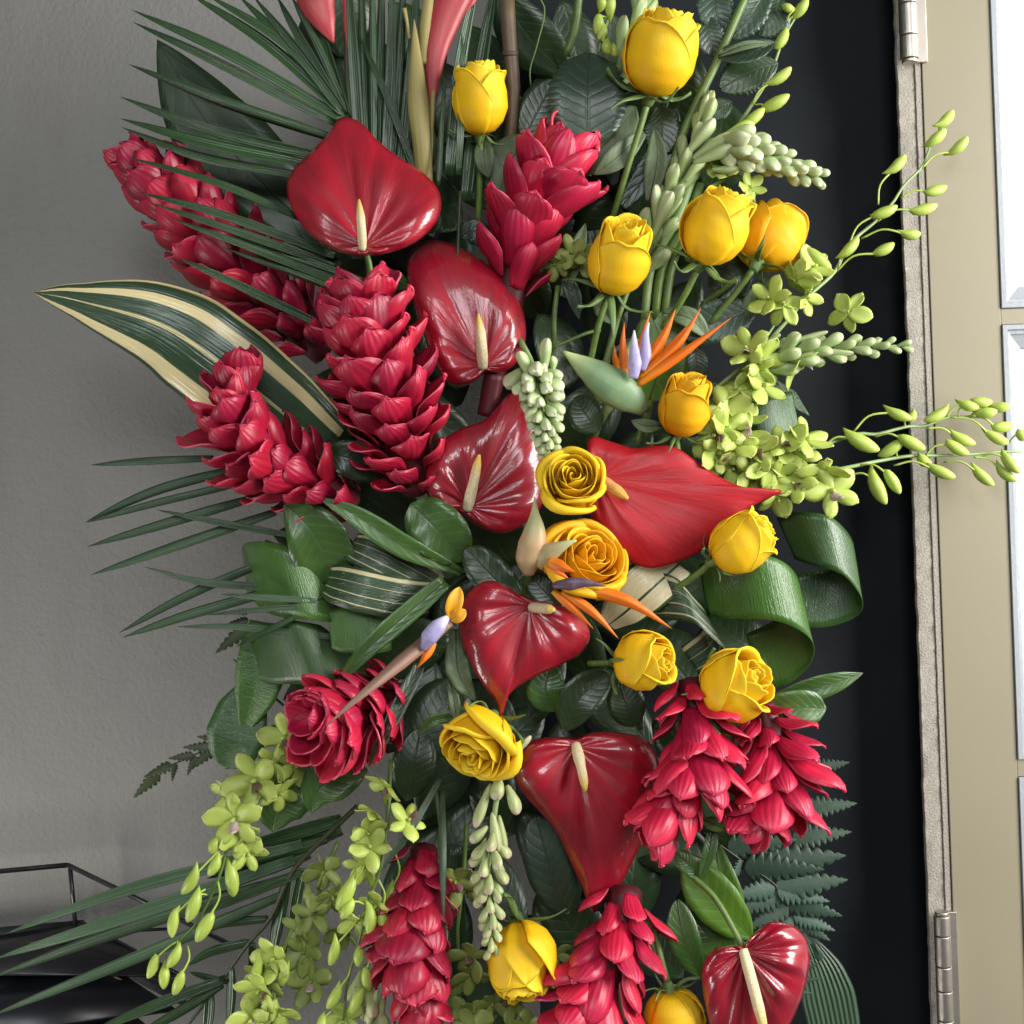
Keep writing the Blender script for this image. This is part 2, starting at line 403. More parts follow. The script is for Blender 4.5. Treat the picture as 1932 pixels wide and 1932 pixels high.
MAT['varieg_cream'] = variegated('variegated_leaf_cream', [(.3, .27), (.78, .17)], cream=(.62, .58, .36))
MAT['varieg_dark'] = variegated('variegated_leaf_dark', [(.10, .05), (.36, .012), (.62, .015), (.85, .02)], cream=(.52, .50, .27))
# ------------------------------------------------------------------ the setting: wall, black panel, door, metal stand
def box(name, x0, x1, z0, z1, y0, y1, mat, parent, bevel=0.0, origin=None):
    """box in metres along the room's axes"""
    v = [(x, y, z) for x in (x0, x1) for y in (y0, y1) for z in (z0, z1)]
    f = [(0, 1, 3, 2), (4, 6, 7, 5), (0, 4, 5, 1), (2, 3, 7, 6), (0, 2, 6, 4), (1, 5, 7, 3)]
    me = bpy.data.meshes.new(name)
    org = Vector(origin) if origin is not None else Vector(((x0 + x1) / 2, (y0 + y1) / 2, z0))
    me.from_pydata([tuple(Vector(q) - org) for q in v], [], f)
    me.materials.append(mat)
    o = obj(name, me, parent, Matrix.Translation(org))
    if bevel:
        bv = o.modifiers.new('bevel', 'BEVEL'); bv.width = bevel; bv.segments = 2
    return o

def wall_material():
    mt = bpy.data.materials.new('grey_plaster'); mt.use_nodes = True
    nt = mt.node_tree; N = nt.nodes; L = nt.links; b = N['Principled BSDF']
    tc = N.new('ShaderNodeTexCoord')
    n1 = N.new('ShaderNodeTexNoise'); n1.inputs['Scale'].default_value = 3.0; n1.inputs['Detail'].default_value = 6; L.new(tc.outputs['Object'], n1.inputs['Vector'])
    n2 = N.new('ShaderNodeTexNoise'); n2.inputs['Scale'].default_value = 150.0; n2.inputs['Detail'].default_value = 4; n2.inputs['Roughness'].default_value = .62; L.new(tc.outputs['Object'], n2.inputs['Vector'])
    n3 = N.new('ShaderNodeTexNoise'); n3.inputs['Scale'].default_value = 22.0; n3.inputs['Detail'].default_value = 4; L.new(tc.outputs['Object'], n3.inputs['Vector'])
    r = N.new('ShaderNodeMix'); r.data_type = 'RGBA'; L.new(n1.outputs[0], r.inputs[0])
    r.inputs[6].default_value = (.212, .206, .19, 1); r.inputs[7].default_value = (.252, .245, .226, 1)
    vo = N.new('ShaderNodeTexVoronoi'); vo.inputs['Scale'].default_value = 4.3; L.new(tc.outputs['Object'], vo.inputs['Vector'])
    lt = N.new('ShaderNodeMapRange'); L.new(vo.outputs['Distance'], lt.inputs[0]); lt.inputs[1].default_value = .012; lt.inputs[2].default_value = .028; lt.inputs[3].default_value = .45; lt.inputs[4].default_value = 0
    sp = N.new('ShaderNodeMix'); sp.data_type = 'RGBA'; L.new(lt.outputs[0], sp.inputs[0]); L.new(r.outputs[2], sp.inputs[6]); sp.inputs[7].default_value = (.11, .09, .08, 1)
    mp = N.new('ShaderNodeMapping'); mp.inputs['Scale'].default_value = (7, 7, 1.3); L.new(tc.outputs['Object'], mp.inputs[0])
    n4 = N.new('ShaderNodeTexNoise'); n4.inputs['Scale'].default_value = 1.6; n4.inputs['Detail'].default_value = 7; n4.inputs['Roughness'].default_value = .7; L.new(mp.outputs[0], n4.inputs['Vector'])
    st = N.new('ShaderNodeMapRange'); L.new(n4.outputs[0], st.inputs[0]); st.inputs[1].default_value = .52; st.inputs[2].default_value = .75; st.inputs[3].default_value = 0; st.inputs[4].default_value = .30
    sm = N.new('ShaderNodeMix'); sm.data_type = 'RGBA'; L.new(st.outputs[0], sm.inputs[0]); L.new(sp.outputs[2], sm.inputs[6]); sm.inputs[7].default_value = (.16, .15, .125, 1)
    L.new(sm.outputs[2], b.inputs['Base Color']); b.inputs['Roughness'].default_value = .75
    ad = N.new('ShaderNodeMath'); ad.operation = 'ADD'; L.new(n2.outputs[0], ad.inputs[0]); L.new(n3.outputs[0], ad.inputs[1])
    bp = N.new('ShaderNodeBump'); bp.inputs['Distance'].default_value = .0026; bp.inputs['Strength'].default_value = .75
    L.new(ad.outputs[0], bp.inputs['Height']); L.new(bp.outputs[0], b.inputs['Normal'])
    return mt
MAT['wall'] = wall_material()
MAT['black'] = material('black_paint', (.0125, .015, .0175), (.010, .0125, .0145), rough=.6, spec=.12, var=0, coords='Object', nscale=(6, 6), bump=.25, bump_scale=(120, 120))
MAT['door'] = material('beige_paint', (.262, .233, .16), (.24, .212, .145), rough=.38, var=0, coords='Object', nscale=(5, 3), bump=.08, bump_scale=(260, 120))
MAT['edge'] = material('rough_edge', (.38, .35, .30), (.24, .215, .175), rough=.8, var=0, coords='Object', nscale=(420, 260), bump=1.4, bump_scale=(500, 260))
MAT['white'] = material('white_bead', (.34, .36, .38), (.29, .31, .33), rough=.3, var=0, coords='Object', nscale=(20, 6), bump=.4, bump_scale=(160, 40))
MAT['steel'] = material('brushed_steel', (.58, .53, .47), (.48, .43, .37), rough=.42, metal=1.0, var=0, coords='Object', nscale=(60, 200), bump=.4, bump_scale=(50, 900))
MAT['iron'] = material('black_iron', (.012, .012, .015), (.02, .02, .022), rough=.35, var=0, coords='Object', nscale=(30, 30), coat=.3)
MAT['gloss_black'] = material('gloss_black', (.010, .011, .016), (.014, .014, .02), rough=.34, coat=.2, coat_rough=.25, var=0, coords='Object', nscale=(10, 10))

def day_pane():
    mt = bpy.data.materials.new('daylit_glass'); mt.use_nodes = True
    nt = mt.node_tree; N = nt.nodes; L = nt.links
    b = N['Principled BSDF']
    b.inputs['Base Color'].default_value = (.3, .32, .34, 1); b.inputs['Roughness'].default_value = .15
    b.inputs['Emission Color'].default_value = (.88, .94, 1.0, 1); b.inputs['Emission Strength'].default_value = .5
    return mt
MAT['pane'] = day_pane()

dz0 = -140
# plaster wall
wy = 430 * U1
w = box('wall', -3.0, .35, -1.6, 1.6, wy, wy + .12, MAT['wall'], None); w['kind'] = 'structure'
# black panel behind the right half of the flowers
bx0 = pw((985, 966, -250)).x; bx1 = pw((1745, 966, -190)).x
w = box('black_wall_panel', bx0, bx1 + 1.6, -1.6, 1.6, 250 * U1, 300 * U1, MAT['black'], None); w['kind'] = 'structure'
w = box('wall_right', pw((1905, 966, dz0)).x + .70, 3.0, -1.6, 1.6, -dz0 * U1 - .01, -dz0 * U1 + .06, MAT['wall'], None); w['kind'] = 'structure'

# the half-open door on the right
dz = -140
def dx(px, d=dz): return pw((px, 966, d)).x
yF = -dz * U1
door = thing('door', 'beige painted glazed door with steel hinges beside the black panel', 'door', (dx(1726), yF, -1.2))
# rough hinge edge: a wobbly strip
rs = np.random.RandomState(3)
def rough_strip(name, xa, xb, y, depth, z0, z1, wob, parent):
    nz_ = 420
    zz = np.linspace(z0, z1, nz_)
    nrm_ = rs.randn(nz_); nrm_ = np.convolve(nrm_, np.ones(3) / 3, 'same') * wob + np.convolve(rs.randn(nz_), np.ones(25) / 25, 'same') * wob * 2.0
    P = np.zeros((nz_, 8, 3))
    for i in range(nz_):
        e = xa + nrm_[i]; h = [rs.uniform(-.0004, .0004) * (wob > .0003) for _ in range(3)]
        for j, q in enumerate(((e, y + depth), (e, y + .0004), (e + .0003, y), (e + .0008, y + h[0]), ((xa + xb) / 2, y + h[1]), (xb - .0007, y + h[2]), (xb - .0002, y), (xb, y + .0012))): P[i, j] = (q[0], q[1], zz[i])
    return world_grid(name, P, [MAT['edge']], parent, (xa, y, z0))
rough_strip('hinge_edge', dx(1726), dx(1757), yF + .003, .006, -.9, .9, .0005, door)
rough_strip('hinge_edge', dx(1757.8), dx(1769), yF + .0015, .03, -.9, .9, .0002, door)
# stile, rails
zc = lambda py: pw((1905, py, dz)).z
xs0, xs1 = dx(1770.5), dx(1902)
box('stile', xs0, xs1, -.9, .9, yF, yF + .04, MAT['door'], door, .0008)
xr = xs1 + .62
spans = [(-900, 582), (612, 1434), (1466, 2700)]
rails = [(582, 612), (1434, 1466)]
for (t, bb) in rails:
    box('rail', xs1 + .0002, xr, zc(bb), zc(t), yF + .0004, yF + .04, MAT['door'], door, .0006)
box('stile', xr + .0003, xr + .075, -.9, .9, yF, yF + .04, MAT['door'], door, .0008)
def bead(x0, x1, z0, z1, parent):
    """a mitred glazing bead round one pane, with a stepped profile"""
    prof = [(0.0, 0.0), (.0005, -.0022), (.0052, -.0022), (.0060, .0012), (.0095, .0015), (.0105, .0040), (.0230, .0105), (.0245, .0150)]
    me_v = []; me_f = []; uv = []
    for (ins, dep) in prof:
        for (cx, cz) in ((x0 + ins, z0 + ins), (x1 - ins, z0 + ins), (x1 - ins, z1 - ins), (x0 + ins, z1 - ins)):
            me_v.append((cx - x0, yF + dep - yF, cz - z0))
    for k in range(len(prof) - 1):
        for j in range(4):
            a, b_ = k * 4 + j, k * 4 + (j + 1) % 4
            me_f.append((a, b_, b_ + 4, a + 4)); uv += [(0, 0), (1, 0), (1, 1), (0, 1)]
    me = mesh_of('glazing_bead', me_v, me_f, uv, [MAT['white']], smooth=False)
    return obj('glazing_bead', me, parent, Matrix.Translation((x0, yF, z0)))
for (t, bb) in spans:
    z1, z0 = zc(max(t, -700)), zc(min(bb, 2500))
    pane = box('pane', xs1 + .0235, xr - .0235, z0 + .0235, z1 - .0235, yF + .014, yF + .018, MAT['pane'], door)
    bead(xs1 + .0003, xr, z0 + .0003, z1 - .0003, pane)
# hinges
def hinge(px0, px1, pxp, ys, top):
    """knuckled barrel: px0..px1 wide, leaf out to pxp; ys = the joints between knuckles"""
    dd = dz + 22
    zs = [pw(((px0 + px1) / 2, y, dd)).z for y in ys]
    xa, xb = pw((px0, ys[1], dd)).x, pw((px1, ys[1], dd)).x
    r = (xb - xa) / 2; cx = (xa + xb) / 2; cy = -dd * U1
    lf = box('hinge', xb + .0006, pw((pxp, ys[1], dz)).x, min(zs), max(zs), yF - .0045, yF + .002, MAT['steel'], door, .0006)
    def barrel(za, zb, rr, nm):
        n = 24; rings = []
        for (z, q) in ((za, .90), (za, .94), (za - .0003, .99), (za - .0006, 1), (za - .0016, 1), (zb + .0016, 1), (zb + .0006, 1), (zb + .0003, .99), (zb, .94), (zb, .90)):
            rings.append([(cx + rr * q * math.cos(2 * math.pi * j / n), cy + rr * q * math.sin(2 * math.pi * j / n), z) for j in range(n)])
        return world_grid(nm, np.array(rings), [MAT['steel']], lf, (cx, cy, zb), closed=True, caps=True)
    for i in range(len(zs) - 1):
        barrel(zs[i] - .0004, zs[i + 1] + .0004, r, 'knuckle')
    if top == 'low': barrel(zs[-1] - .0002, zs[-1] - .0035, r * .85, 'pin_end')
    else: barrel(zs[0] + .0035, zs[0] + .0002, r * .85, 'pin_end')
hinge(1693, 1727, 1741.5, [-150, -60, 9, 69, 113], 'low')
hinge(1763, 1793, 1803.5, [1726, 1764, 1822, 1868, 1924, 1990], 'high')

# black metal stand in the corner
st0 = pw((0, 1640, -330))
stand = thing('metal_stand', 'black metal wire stand with glossy black trays in the lower left corner', 'stand', st0)
def rail_(pts, r=4.6):
    return tube('frame_rail', pts, r, MAT['iron'], stand, st0, n=6, ns=max(2, len(pts)))
rail_([(-260, 1668, -330), (128, 1632, -330)], 5.5)
rail_([(128, 1632, -330), (340, 1735, -230), (430, 1780, -190)], 5.5)
rail_([(132, 1632, -330), (142, 1745, -330)], 5)
rail_([(20, 1785, -300), (150, 1762, -300), (330, 1752, -240)], 3.5)
def slab(name, corners, th, mat, parent, org):
    c = np.array(corners, float).reshape(2, 2, 3)
    P = np.zeros((2, 2, 3)); P[:] = pwa(c)
    return world_grid(name, P, [mat], parent, org, thick=th)
slab('back_panel', [(-300, 1776, -345), (158, 1736, -340), (-300, 1850, -345), (160, 1800, -340)], .004, MAT['iron'], stand, st0)
slab('tray', [(-300, 1838, -325), (165, 1796, -315), (-300, 1990, -140), (330, 1905, -150)], .006, MAT['gloss_black'], stand, st0)
slab('tray', [(-300, 1812, -338), (160, 1742, -332), (-200, 1836, -260), (345, 1842, -215)], .004, MAT['iron'], stand, st0)
slab('side_panel', [(155, 1738, -334), (345, 1840, -212), (160, 1800, -334), (352, 1900, -212)], .003, MAT['iron'], stand, st0)
slab('tray', [(-300, 1948, -250), (230, 1898, -250), (-300, 2150, -90), (420, 2050, -90)], .006, MAT['gloss_black'], stand, st0)
tube('wooden_edge', [(150, 1805, -300), (215, 1842, -240), (300, 1892, -190)], 4, MAT['cane'], stand, st0, n=6)
# ------------------------------------------------------------------ leaves
PROF = {
    'lance': [(0, 0), (.08, .30), (.25, .75), (.45, 1), (.65, .92), (.85, .6), (1, .3)],
    'ovate': [(0, .0), (.06, .32), (.2, .72), (.45, 1), (.7, .93), (.9, .55), (1, .12)],
    'blade': [(0, 0), (.1, .42), (.25, .75), (.5, 1), (.8, .95), (1, .7)],
    'strap': [(0, .75), (.1, .92), (.3, 1), (.7, 1), (.9, .95), (1, .85)],
    'round': [(0, .0), (.04, .38), (.15, .75), (.4, 1), (.65, .98), (.88, .66), (1, .1)],
    'broad': [(0, 0), (.05, .16), (.15, .42), (.35, .82), (.55, 1), (.8, .95), (1, .7)],
}
def ribbon_pts(pts, W, prof='ovate', fold=0.0, tilt=0.0, cross=None, nu=None, nv=7, serr=0, cup=0.0, wave=0.0, seed=1):
    """a blade whose spine runs through pts (tip first). tilt turns the blade about its spine, fold lifts the two halves"""
    nu = nu or (26 if not serr else 52)
    c = spline(pts, nu)
    ip = c * np.array([1, -1, 1])
    T = np.gradient(ip, axis=0); T /= np.maximum(np.linalg.norm(T, axis=1, keepdims=True), 1e-9)
    t = np.linspace(0, 1, nu)
    pr = np.array(PROF[prof]) if isinstance(prof, str) else np.array(prof)
    w = np.interp(t, pr[:, 0], pr[:, 1])
    k = np.ones(3) / 3
    w[1:-1] = np.convolve(w, k, 'same')[1:-1]
    w = w * W / 2
    if serr: w = w * (1 + .07 * (1 - 2 * ((t * serr) % 1.0)))
    s = np.linspace(-1, 1, nv)
    r = random.Random(seed); ph = r.random() * 6; fr = 2 + r.random() * 2
    out = np.zeros((nu, nv, 3))
    for i in range(nu):
        if cross is not None:
            cr = np.array(cross(t[i]) if callable(cross) else cross, float) * np.array([1, -1, 1])
        else:
            perp = np.array([-T[i][1], T[i][0], 0]); perp = nrm(perp) if np.linalg.norm(perp) > 1e-3 else np.array([1., 0, 0])
            tl = tilt(t[i]) if callable(tilt) else tilt
            cr = perp * math.cos(tl) + np.array([0, 0, 1.]) * math.sin(tl)
        cr = nrm(cr - T[i] * cr.dot(T[i]) * (0 if cross is not None else 1))
        n = np.cross(cr, T[i])
        if n[2] < 0 and cross is None: n = -n
        n = nrm(n)
        for j in range(nv):
            h = fold * abs(s[j]) * w[i] + cup * (s[j] ** 2) * w[i] + wave * W * .5 * math.sin(fr * 6.28 * t[i] + ph + (1.6 if s[j] > 0 else 0)) * abs(s[j]) ** 1.5
            q = ip[i] + cr * s[j] * w[i] + n * h
            out[i, j] = (q[0], -q[1], q[2])
    return pwa(out)
def blade(name, pts, W, mat, parent, origin, thick=1.0, **kw):
    Pw = ribbon_pts(pts, W, **kw)
    return world_grid(name, Pw, [MAT[mat]], parent, origin, thick=thick * U1)
def leaf(label, pts, W, mat='leaf_mid', prof='ovate', name='leaf', cat='leaf', rib=True, group=None, fold=.12, tilt=0.0, cup=0.0, thick=1.1, ribmat=None, ribw=1.5, **kw):
    """a leaf lying in the arrangement: pts from tip to stalk"""
    org = pw(pts[-1])
    o = world_grid(name, ribbon_pts(pts, W, prof=prof, fold=fold, tilt=tilt, cup=cup, **kw), [MAT[mat]], None, org, thick=thick * U1)
    tag(o, label, cat, group)
    if rib:
        q = [(p[0], p[1], p[2] + .6) for p in pts]
        tube('midrib', q, [.3, ribw], MAT[ribmat or 'stem_dark'], o, org, n=5, ns=14)
    return o

# ------------------------------------------------------------------ palm fronds and ferns
def frond(label, rachis, leaflets, mat='palm', name='palm_frond', r=(5, 3), group='palm fronds'):
    org = pw(rachis[0])
    t = thing(name, label, 'palm frond', org, group)
    tube('rachis', rachis, list(r), MAT['stem_dark'], t, org, n=6)
    for i, lf in enumerate(leaflets):
        pts, W = lf[0], lf[1]
        mt = lf[2] if len(lf) > 2 else mat
        rr = random.Random(i * 13 + len(label))
        if len(pts) == 2:      # give a straight leaflet a slight bow
            p, q = np.array(pts[0], float), np.array(pts[1], float)
            mid = (p + q) / 2; d = q - p; n = np.array([-d[1], d[0], 0]) / max(1, np.linalg.norm(d))
            mid = mid + n * rr.uniform(-.025, .03) * np.linalg.norm(d)
            pts = [tuple(p), tuple(mid), tuple(q)]
        blade('leaflet', pts, W, mt, t, org, thick=.8, prof='blade', fold=rr.choice([-.55, -.4, .35, .5]), tilt=rr.uniform(-.5, .5), nu=18, nv=5)
    return t
def pinna_mesh(name, mat, lobes=9, depth=.55):
    """a toothed fern pinna of unit length along +Y"""
    nu, nv = lobes * 6 + 1, 5
    P = np.zeros((nu, nv, 3))
    for i in range(nu):
        t = i / (nu - 1)
        env = (1 - t) ** .75 * min(1, .55 + 3 * t)
        ph = (t * lobes) % 1.0
        tooth = 1 - depth * (1 - math.sin(math.pi * ph) ** .6)
        if t > .93: tooth = 1 - depth * .5
        w = .17 * env * tooth
        for j in range(nv):
            s = -1 + 2 * j / (nv - 1)
            P[i, j] = (s * w, t + abs(s) * w * .55 * (1 - t), .03 * math.sin(t * 3) - .25 * abs(s) * w)
    return grid_mesh(name, P, [mat], thick=.008)
PINNA = [pinna_mesh('pinna', MAT['fern'], 9, .62), pinna_mesh('pinna', MAT['fern'], 8, .5)]
PINNA_O = [pinna_mesh('pinna', MAT['fern_olive'], 6, .45)]
def basis_from(Y, Zhint):
    Y = nrm(np.asarray(Y, float)); Z = np.asarray(Zhint, float); Z = Z - Y * Z.dot(Y)
    if np.linalg.norm(Z) < 1e-4: Z = np.array([1., 0, 0]) - Y * Y[0]
    Z = nrm(Z); X = np.cross(Y, Z)
    return X, Y, Z
def fern(label, rachis, pinnae, meshes=PINNA, wid=1.0):
    org = pw(rachis[0])
    t = thing('fern_frond', label, 'fern', org, 'fern fronds')
    tube('rachis', rachis, [2.6, 1.0], MAT['stem_dark'], t, org, n=5)
    for i, (p, q) in enumerate(pinnae):
        rr = random.Random(i)
        a = V(*p); b = V(*q); L = np.linalg.norm(b - a)
        X, Y, Z = basis_from(b - a, (rr.uniform(-.4, .4), rr.uniform(-.2, .5), 1))
        s = pscale(p[2]) * L
        obj('pinna', meshes[i % len(meshes)], t, frame(X, Y, Z, pw(p), s * wid, s, s))
    return t

# ------------------------------------------------------------------ spoon-shaped bracts and petals (shared meshes)
def spoon(name, mats, w0, wmax, pos, cup, curl, point, seed, nu=10, nv=7, thick=.03):
    r = random.Random(seed)
    P = np.zeros((nu, nv, 3)); a = r.uniform(-.05, .05); wv = r.uniform(.0, .05)
    for i in range(nu):
        t = math.sin(i / (nu - 1) * math.pi / 2) ** 1.25
        if t < pos: w = w0 + (wmax - w0) * math.sin(t / pos * math.pi / 2)
        else:
            q = (t - pos) / (1 - pos); w = wmax * max(0, 1 - q ** point) ** .5
        w = max(w, wmax * .10) / 2
        for j in range(nv):
            s = -1 + 2 * j / (nv - 1)
            ww = 2 * w / wmax; z = cup * wmax * .36 * ((1 - s * s) * ww ** 1.6 - 1) * min(1, .25 + t * 1.6) + curl * 1.1 * (max(0, t - .45) ** 2) + wv * math.sin(5 * t + 3 * s)
            P[i, j] = (s * w * (1 - .25 * cup * abs(s)) + a * t * t, t - .05 * s * s * t, z)
    return grid_mesh(name, P, mats, thick=thick)
BRACT = [spoon('bract', [MAT['ginger'], MAT['ginger_rim']], .55, .95, .62, c, k, p, i) for i, (c, k, p) in enumerate([(.62, .22, 2.4), (.75, .1, 2.1), (.5, .35, 2.6), (.7, .25, 2.0)])]
BRACT_P = [spoon('bract', [MAT['ginger_pink_lit'], MAT['ginger_rim']], .42, .80, .62, c, k, p, i + 9) for i, (c, k, p) in enumerate([(.6, .22, 2.3), (.75, .05, 1.9), (.5, .35, 2.4), (.65, .2, 1.8)])]
TEPAL = [spoon('petal', [MAT['orchid']], .22, .62, .55, c, k, 2.2, i + 20, nu=8, nv=5, thick=.03) for i, (c, k) in enumerate([(.35, .3), (.5, -.2), (.3, .5)])]
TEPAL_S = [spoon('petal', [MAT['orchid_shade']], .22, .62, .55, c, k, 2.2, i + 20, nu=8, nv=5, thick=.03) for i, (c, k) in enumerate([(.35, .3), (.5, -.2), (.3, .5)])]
LIP = [spoon('lip', [MAT[q]], .25, .62, .5, .9, .9, 2.4, 31, nu=8, nv=5, thick=.04) for q in ('lip', 'lip_pale')]

def ginger(label, axis, n, L, core, a0, a1, name='red_ginger', pink=False, stem=None, wide=1.0, tipscale=.75, seed=1, grow=.55, jit=7):
    """axis from base to tip (drawing points); bracts of length L set in a spiral; a0/a1 = opening angle at base/tip"""
    r = random.Random(seed)
    org = pw(axis[0])
    t = thing(name, label, 'ginger flower', org, 'red ginger flowers')
    c = spline(axis, 60); ip = c * np.array([1, -1, 1])
    T = np.gradient(ip, axis=0); T /= np.linalg.norm(T, axis=1, keepdims=True)
    tube('stem', (stem or []) + list(axis), [8] * len(stem or []) + [core * .6, core * .7, core * .6, core * .15], MAT['ginger_core'], t, org, n=8)
    meshes = BRACT_P if pink else BRACT
    A = nrm(np.cross(T[0], np.array([.3, .1, 1.])))
    for k in range(n):
        s = ((k + .5) / n) ** .92
        i = min(59, int(s * 59)); tt = T[i]
        A_ = nrm(A - tt * A.dot(tt)); B_ = np.cross(tt, A_)
        th = k * 2.39996 + r.uniform(-.2, .2)
        out = A_ * math.cos(th) + B_ * math.sin(th)
        if out[2] < -.55 and s < .9: continue
        al = math.radians(a0 + (a1 - a0) * s ** 1.3 + r.uniform(-jit, jit))
        Y = tt * math.cos(al) + out * math.sin(al); Z = out * math.cos(al) - tt * math.sin(al)
        X = np.cross(Y, Z)
        cr = core * .72 * (1 - .75 * s ** 2)
        p = ip[i] + out * cr
        ln = L * (grow + (1 - grow) * min(1, s * 2.2)) * (1 if s < .7 else 1 - (1 - tipscale) * (s - .7) / .3) * r.uniform(1 - jit * .014, 1 + jit * .014)
        loc = pw((p[0], -p[1], p[2]))
        sc = pscale(p[2]) * ln
        obj('bract', meshes[r.randrange(4)], t, frame(X, Y, Z, loc, sc * wide * r.uniform(.9, 1.1), sc, sc))
    return t

# ------------------------------------------------------------------ roses
def rose_petals(kind, mats):
    prof = {'bud': [(0, .10), (.06, .26), (.18, .40), (.36, .485), (.58, .465), (.78, .385), (1, .315)],
            'open': [(0, .10), (.06, .24), (.2, .40), (.42, .49), (.7, .50), (1, .47)]}[kind]
    pz = np.array(prof)
    if kind == 'bud':
        layers = [(1.0, 2.9, 3, .97, .085, .02), (.90, 2.7, 3, 1.0, .06, .02), (.74, 2.5, 3, 1.01, .035, .02), (.56, 2.6, 3, 1.01, .02, .02), (.38, 2.8, 2, 1.0, .01, .02), (.2, 4.2, 1, .98, .0, .02)]
    else:
        layers = [(1.02, 2.4, 3, .84, .15, .08), (.95, 2.5, 3, .93, .10, .04), (.82, 2.6, 3, .98, .06, .02), (.67, 2.6, 3, 1.0, .03, .02), (.52, 2.6, 3, 1.0, .02, .02), (.38, 2.8, 3, .99, .01, .01), (.25, 3.4, 2, .97, .0, .01), (.13, 5.0, 1, .95, 0, .01)]
    out = []; r = random.Random(11 if kind == 'bud' else 5)
    for li, (rs_, span, n, H, fl, dr) in enumerate(layers):
        for k in range(n):
            th0 = li * 1.05 + k * 2 * math.pi / n + r.uniform(-.35, .35); rj = r.uniform(.94, 1.05); zt = r.uniform(-.03, .03) if li > 1 else 0
            nu, nv = 16, 17
            P = np.zeros((nu, nv, 3)); fk = fl * r.uniform(.6, 1.5); hh = H * r.uniform(.97, 1.02); lean = r.uniform(-.4, .4); wv = r.uniform(0, 6)
            notch = r.uniform(0, .04)
            for i in range(nu):
                for j in range(nv):
                    ph = -1 + 2 * j / (nv - 1)
                    top = hh * (1 - (.52 if li < 2 else .34) * abs(ph) ** 2.4 - .04 * lean * ph - notch * max(0, 1 - abs(ph) * 4))
                    t = i / (nu - 1); z = top * t
                    rr = np.interp(z, pz[:, 0], pz[:, 1])
                    if li >= 2: rr = rr * rs_ if z > .5 else rr * (rs_ * min(1, .4 + z))
                    else: rr = rr * rs_
                    s = max(0, (t - .72) / .28)
                    rr += fk * s ** 2 * (1 + .2 * math.sin(ph * 3 + wv)) * (1 - .85 * ph * ph)
                    rr = rr * rj + .034 * ph + (.012 if kind == 'open' else .008) * math.sin(ph * 5 + wv) * t; z += zt * t
                    z2 = z - dr * s ** 3 * 1.6
                    if s > .6 and li < 3: z2 -= fk * .6 * ((s - .6) / .4) ** 2 * (1 - .85 * ph * ph)
                    th = th0 + ph * span / 2
                    P[i, j] = (rr * math.cos(th), rr * math.sin(th), z2)
            out.append(grid_mesh('petal', P, mats, thick=.012 if li < 2 else .007))
    return out
ROSE = {('bud', 'rose'): rose_petals('bud', [MAT['rose']]), ('open', 'rose'): rose_petals('open', [MAT['rose']]),
        ('bud', 'rose_deep'): rose_petals('bud', [MAT['rose_deep']]), ('open', 'rose_deep'): rose_petals('open', [MAT['rose_deep']])}
SEPAL = [spoon('sepal', [MAT['sepal']], .16, .22, .25, .5, c, 1.0, 40 + i, nu=9, nv=5, thick=.02) for i, c in enumerate((.9, -.5, 1.6))]
def cup_mesh():
    n = 12; rings = []
    for z, q in ((-.16, .055), (-.14, .075), (-.06, .10), (0.0, .13), (.05, .15)):
        rings.append([(q * math.cos(6.2832 * j / n), q * math.sin(6.2832 * j / n), z) for j in range(n)])
    return grid_mesh('calyx', np.array(rings), [MAT['sepal']], closed=True, caps=True)
CUP = cup_mesh()
def rose(label, base, top, dia, tilt, kind='bud', mat='rose', spin=0.0, stem=None, sepal=(1.35, .75), nsep=5, squash=1.0, loose=0.0, H=None):
    """base and top: drawing points of calyx and rim centre; tilt = degrees towards the viewer"""
    org = pw(base)
    t = thing('rose', label, 'rose', org, 'yellow roses')
    d2 = np.array([top[0] - base[0], -(top[1] - base[1]), 0.]); L2 = np.linalg.norm(d2)
    tl = math.radians(tilt)
    Z = nrm(d2 / max(L2, 1e-6) * math.cos(tl) + np.array([0, 0, 1.]) * math.sin(tl))
    Hh = H or min(L2 / max(math.cos(tl), .2), dia * 1.3)
    X0, _, _ = basis_from(Z, (0, 0, 1)); X = np.cross(Z, X0); X = nrm(X)
    Yv = np.cross(Z, X)
    X, Yv = X * math.cos(spin) + Yv * math.sin(spin), Yv * math.cos(spin) - X * math.sin(spin)
    s = pscale(base[2])
    M = frame(X, Yv, Z, org, s * dia, s * dia * squash, s * Hh)
    r = random.Random(len(label) * 3 + int(base[0]))
    for i, me in enumerate(ROSE[(kind, mat)]):
        M2 = M
        lo = loose or .035
        if i < 6:
            ax = Vector((r.uniform(-1, 1), r.uniform(-1, 1), 0)); ax = ax.normalized() if ax.length > .1 else Vector((1, 0, 0))
            M2 = M @ Matrix.Rotation(lo * r.uniform(.4, 1.0), 4, ax)
        obj('petal', me, t, M2)
    obj('calyx', CUP, t, frame(X, Yv, Z, org, s * dia * 1.0, s * dia, s * dia))
    for k in range(nsep):
        th = spin + k * 6.2832 / nsep + r.uniform(-.3, .3)
        out = X * math.cos(th) + Yv * math.sin(th)
        al = sepal[0] + r.uniform(-.3, .45)
        Yd = Z * math.cos(al) + out * math.sin(al); Zd = -(out * math.cos(al) - Z * math.sin(al))
        Xd = np.cross(Yd, Zd)
        ss = s * dia * sepal[1] * r.uniform(.6, .95)
        b = V(*base) + out * dia * .11
        obj('sepal', SEPAL[k % 3], t, frame(Xd, Yd, Zd, pw((b[0], -b[1], b[2])), ss, ss, ss))
    if stem is not None:
        b = V(*base) - Z * dia * .10
        tube('stem', [(b[0], -b[1], b[2])] + list(stem), [6.5, 6.0, 6.0], MAT['stem'], t, org, n=8)
    return t

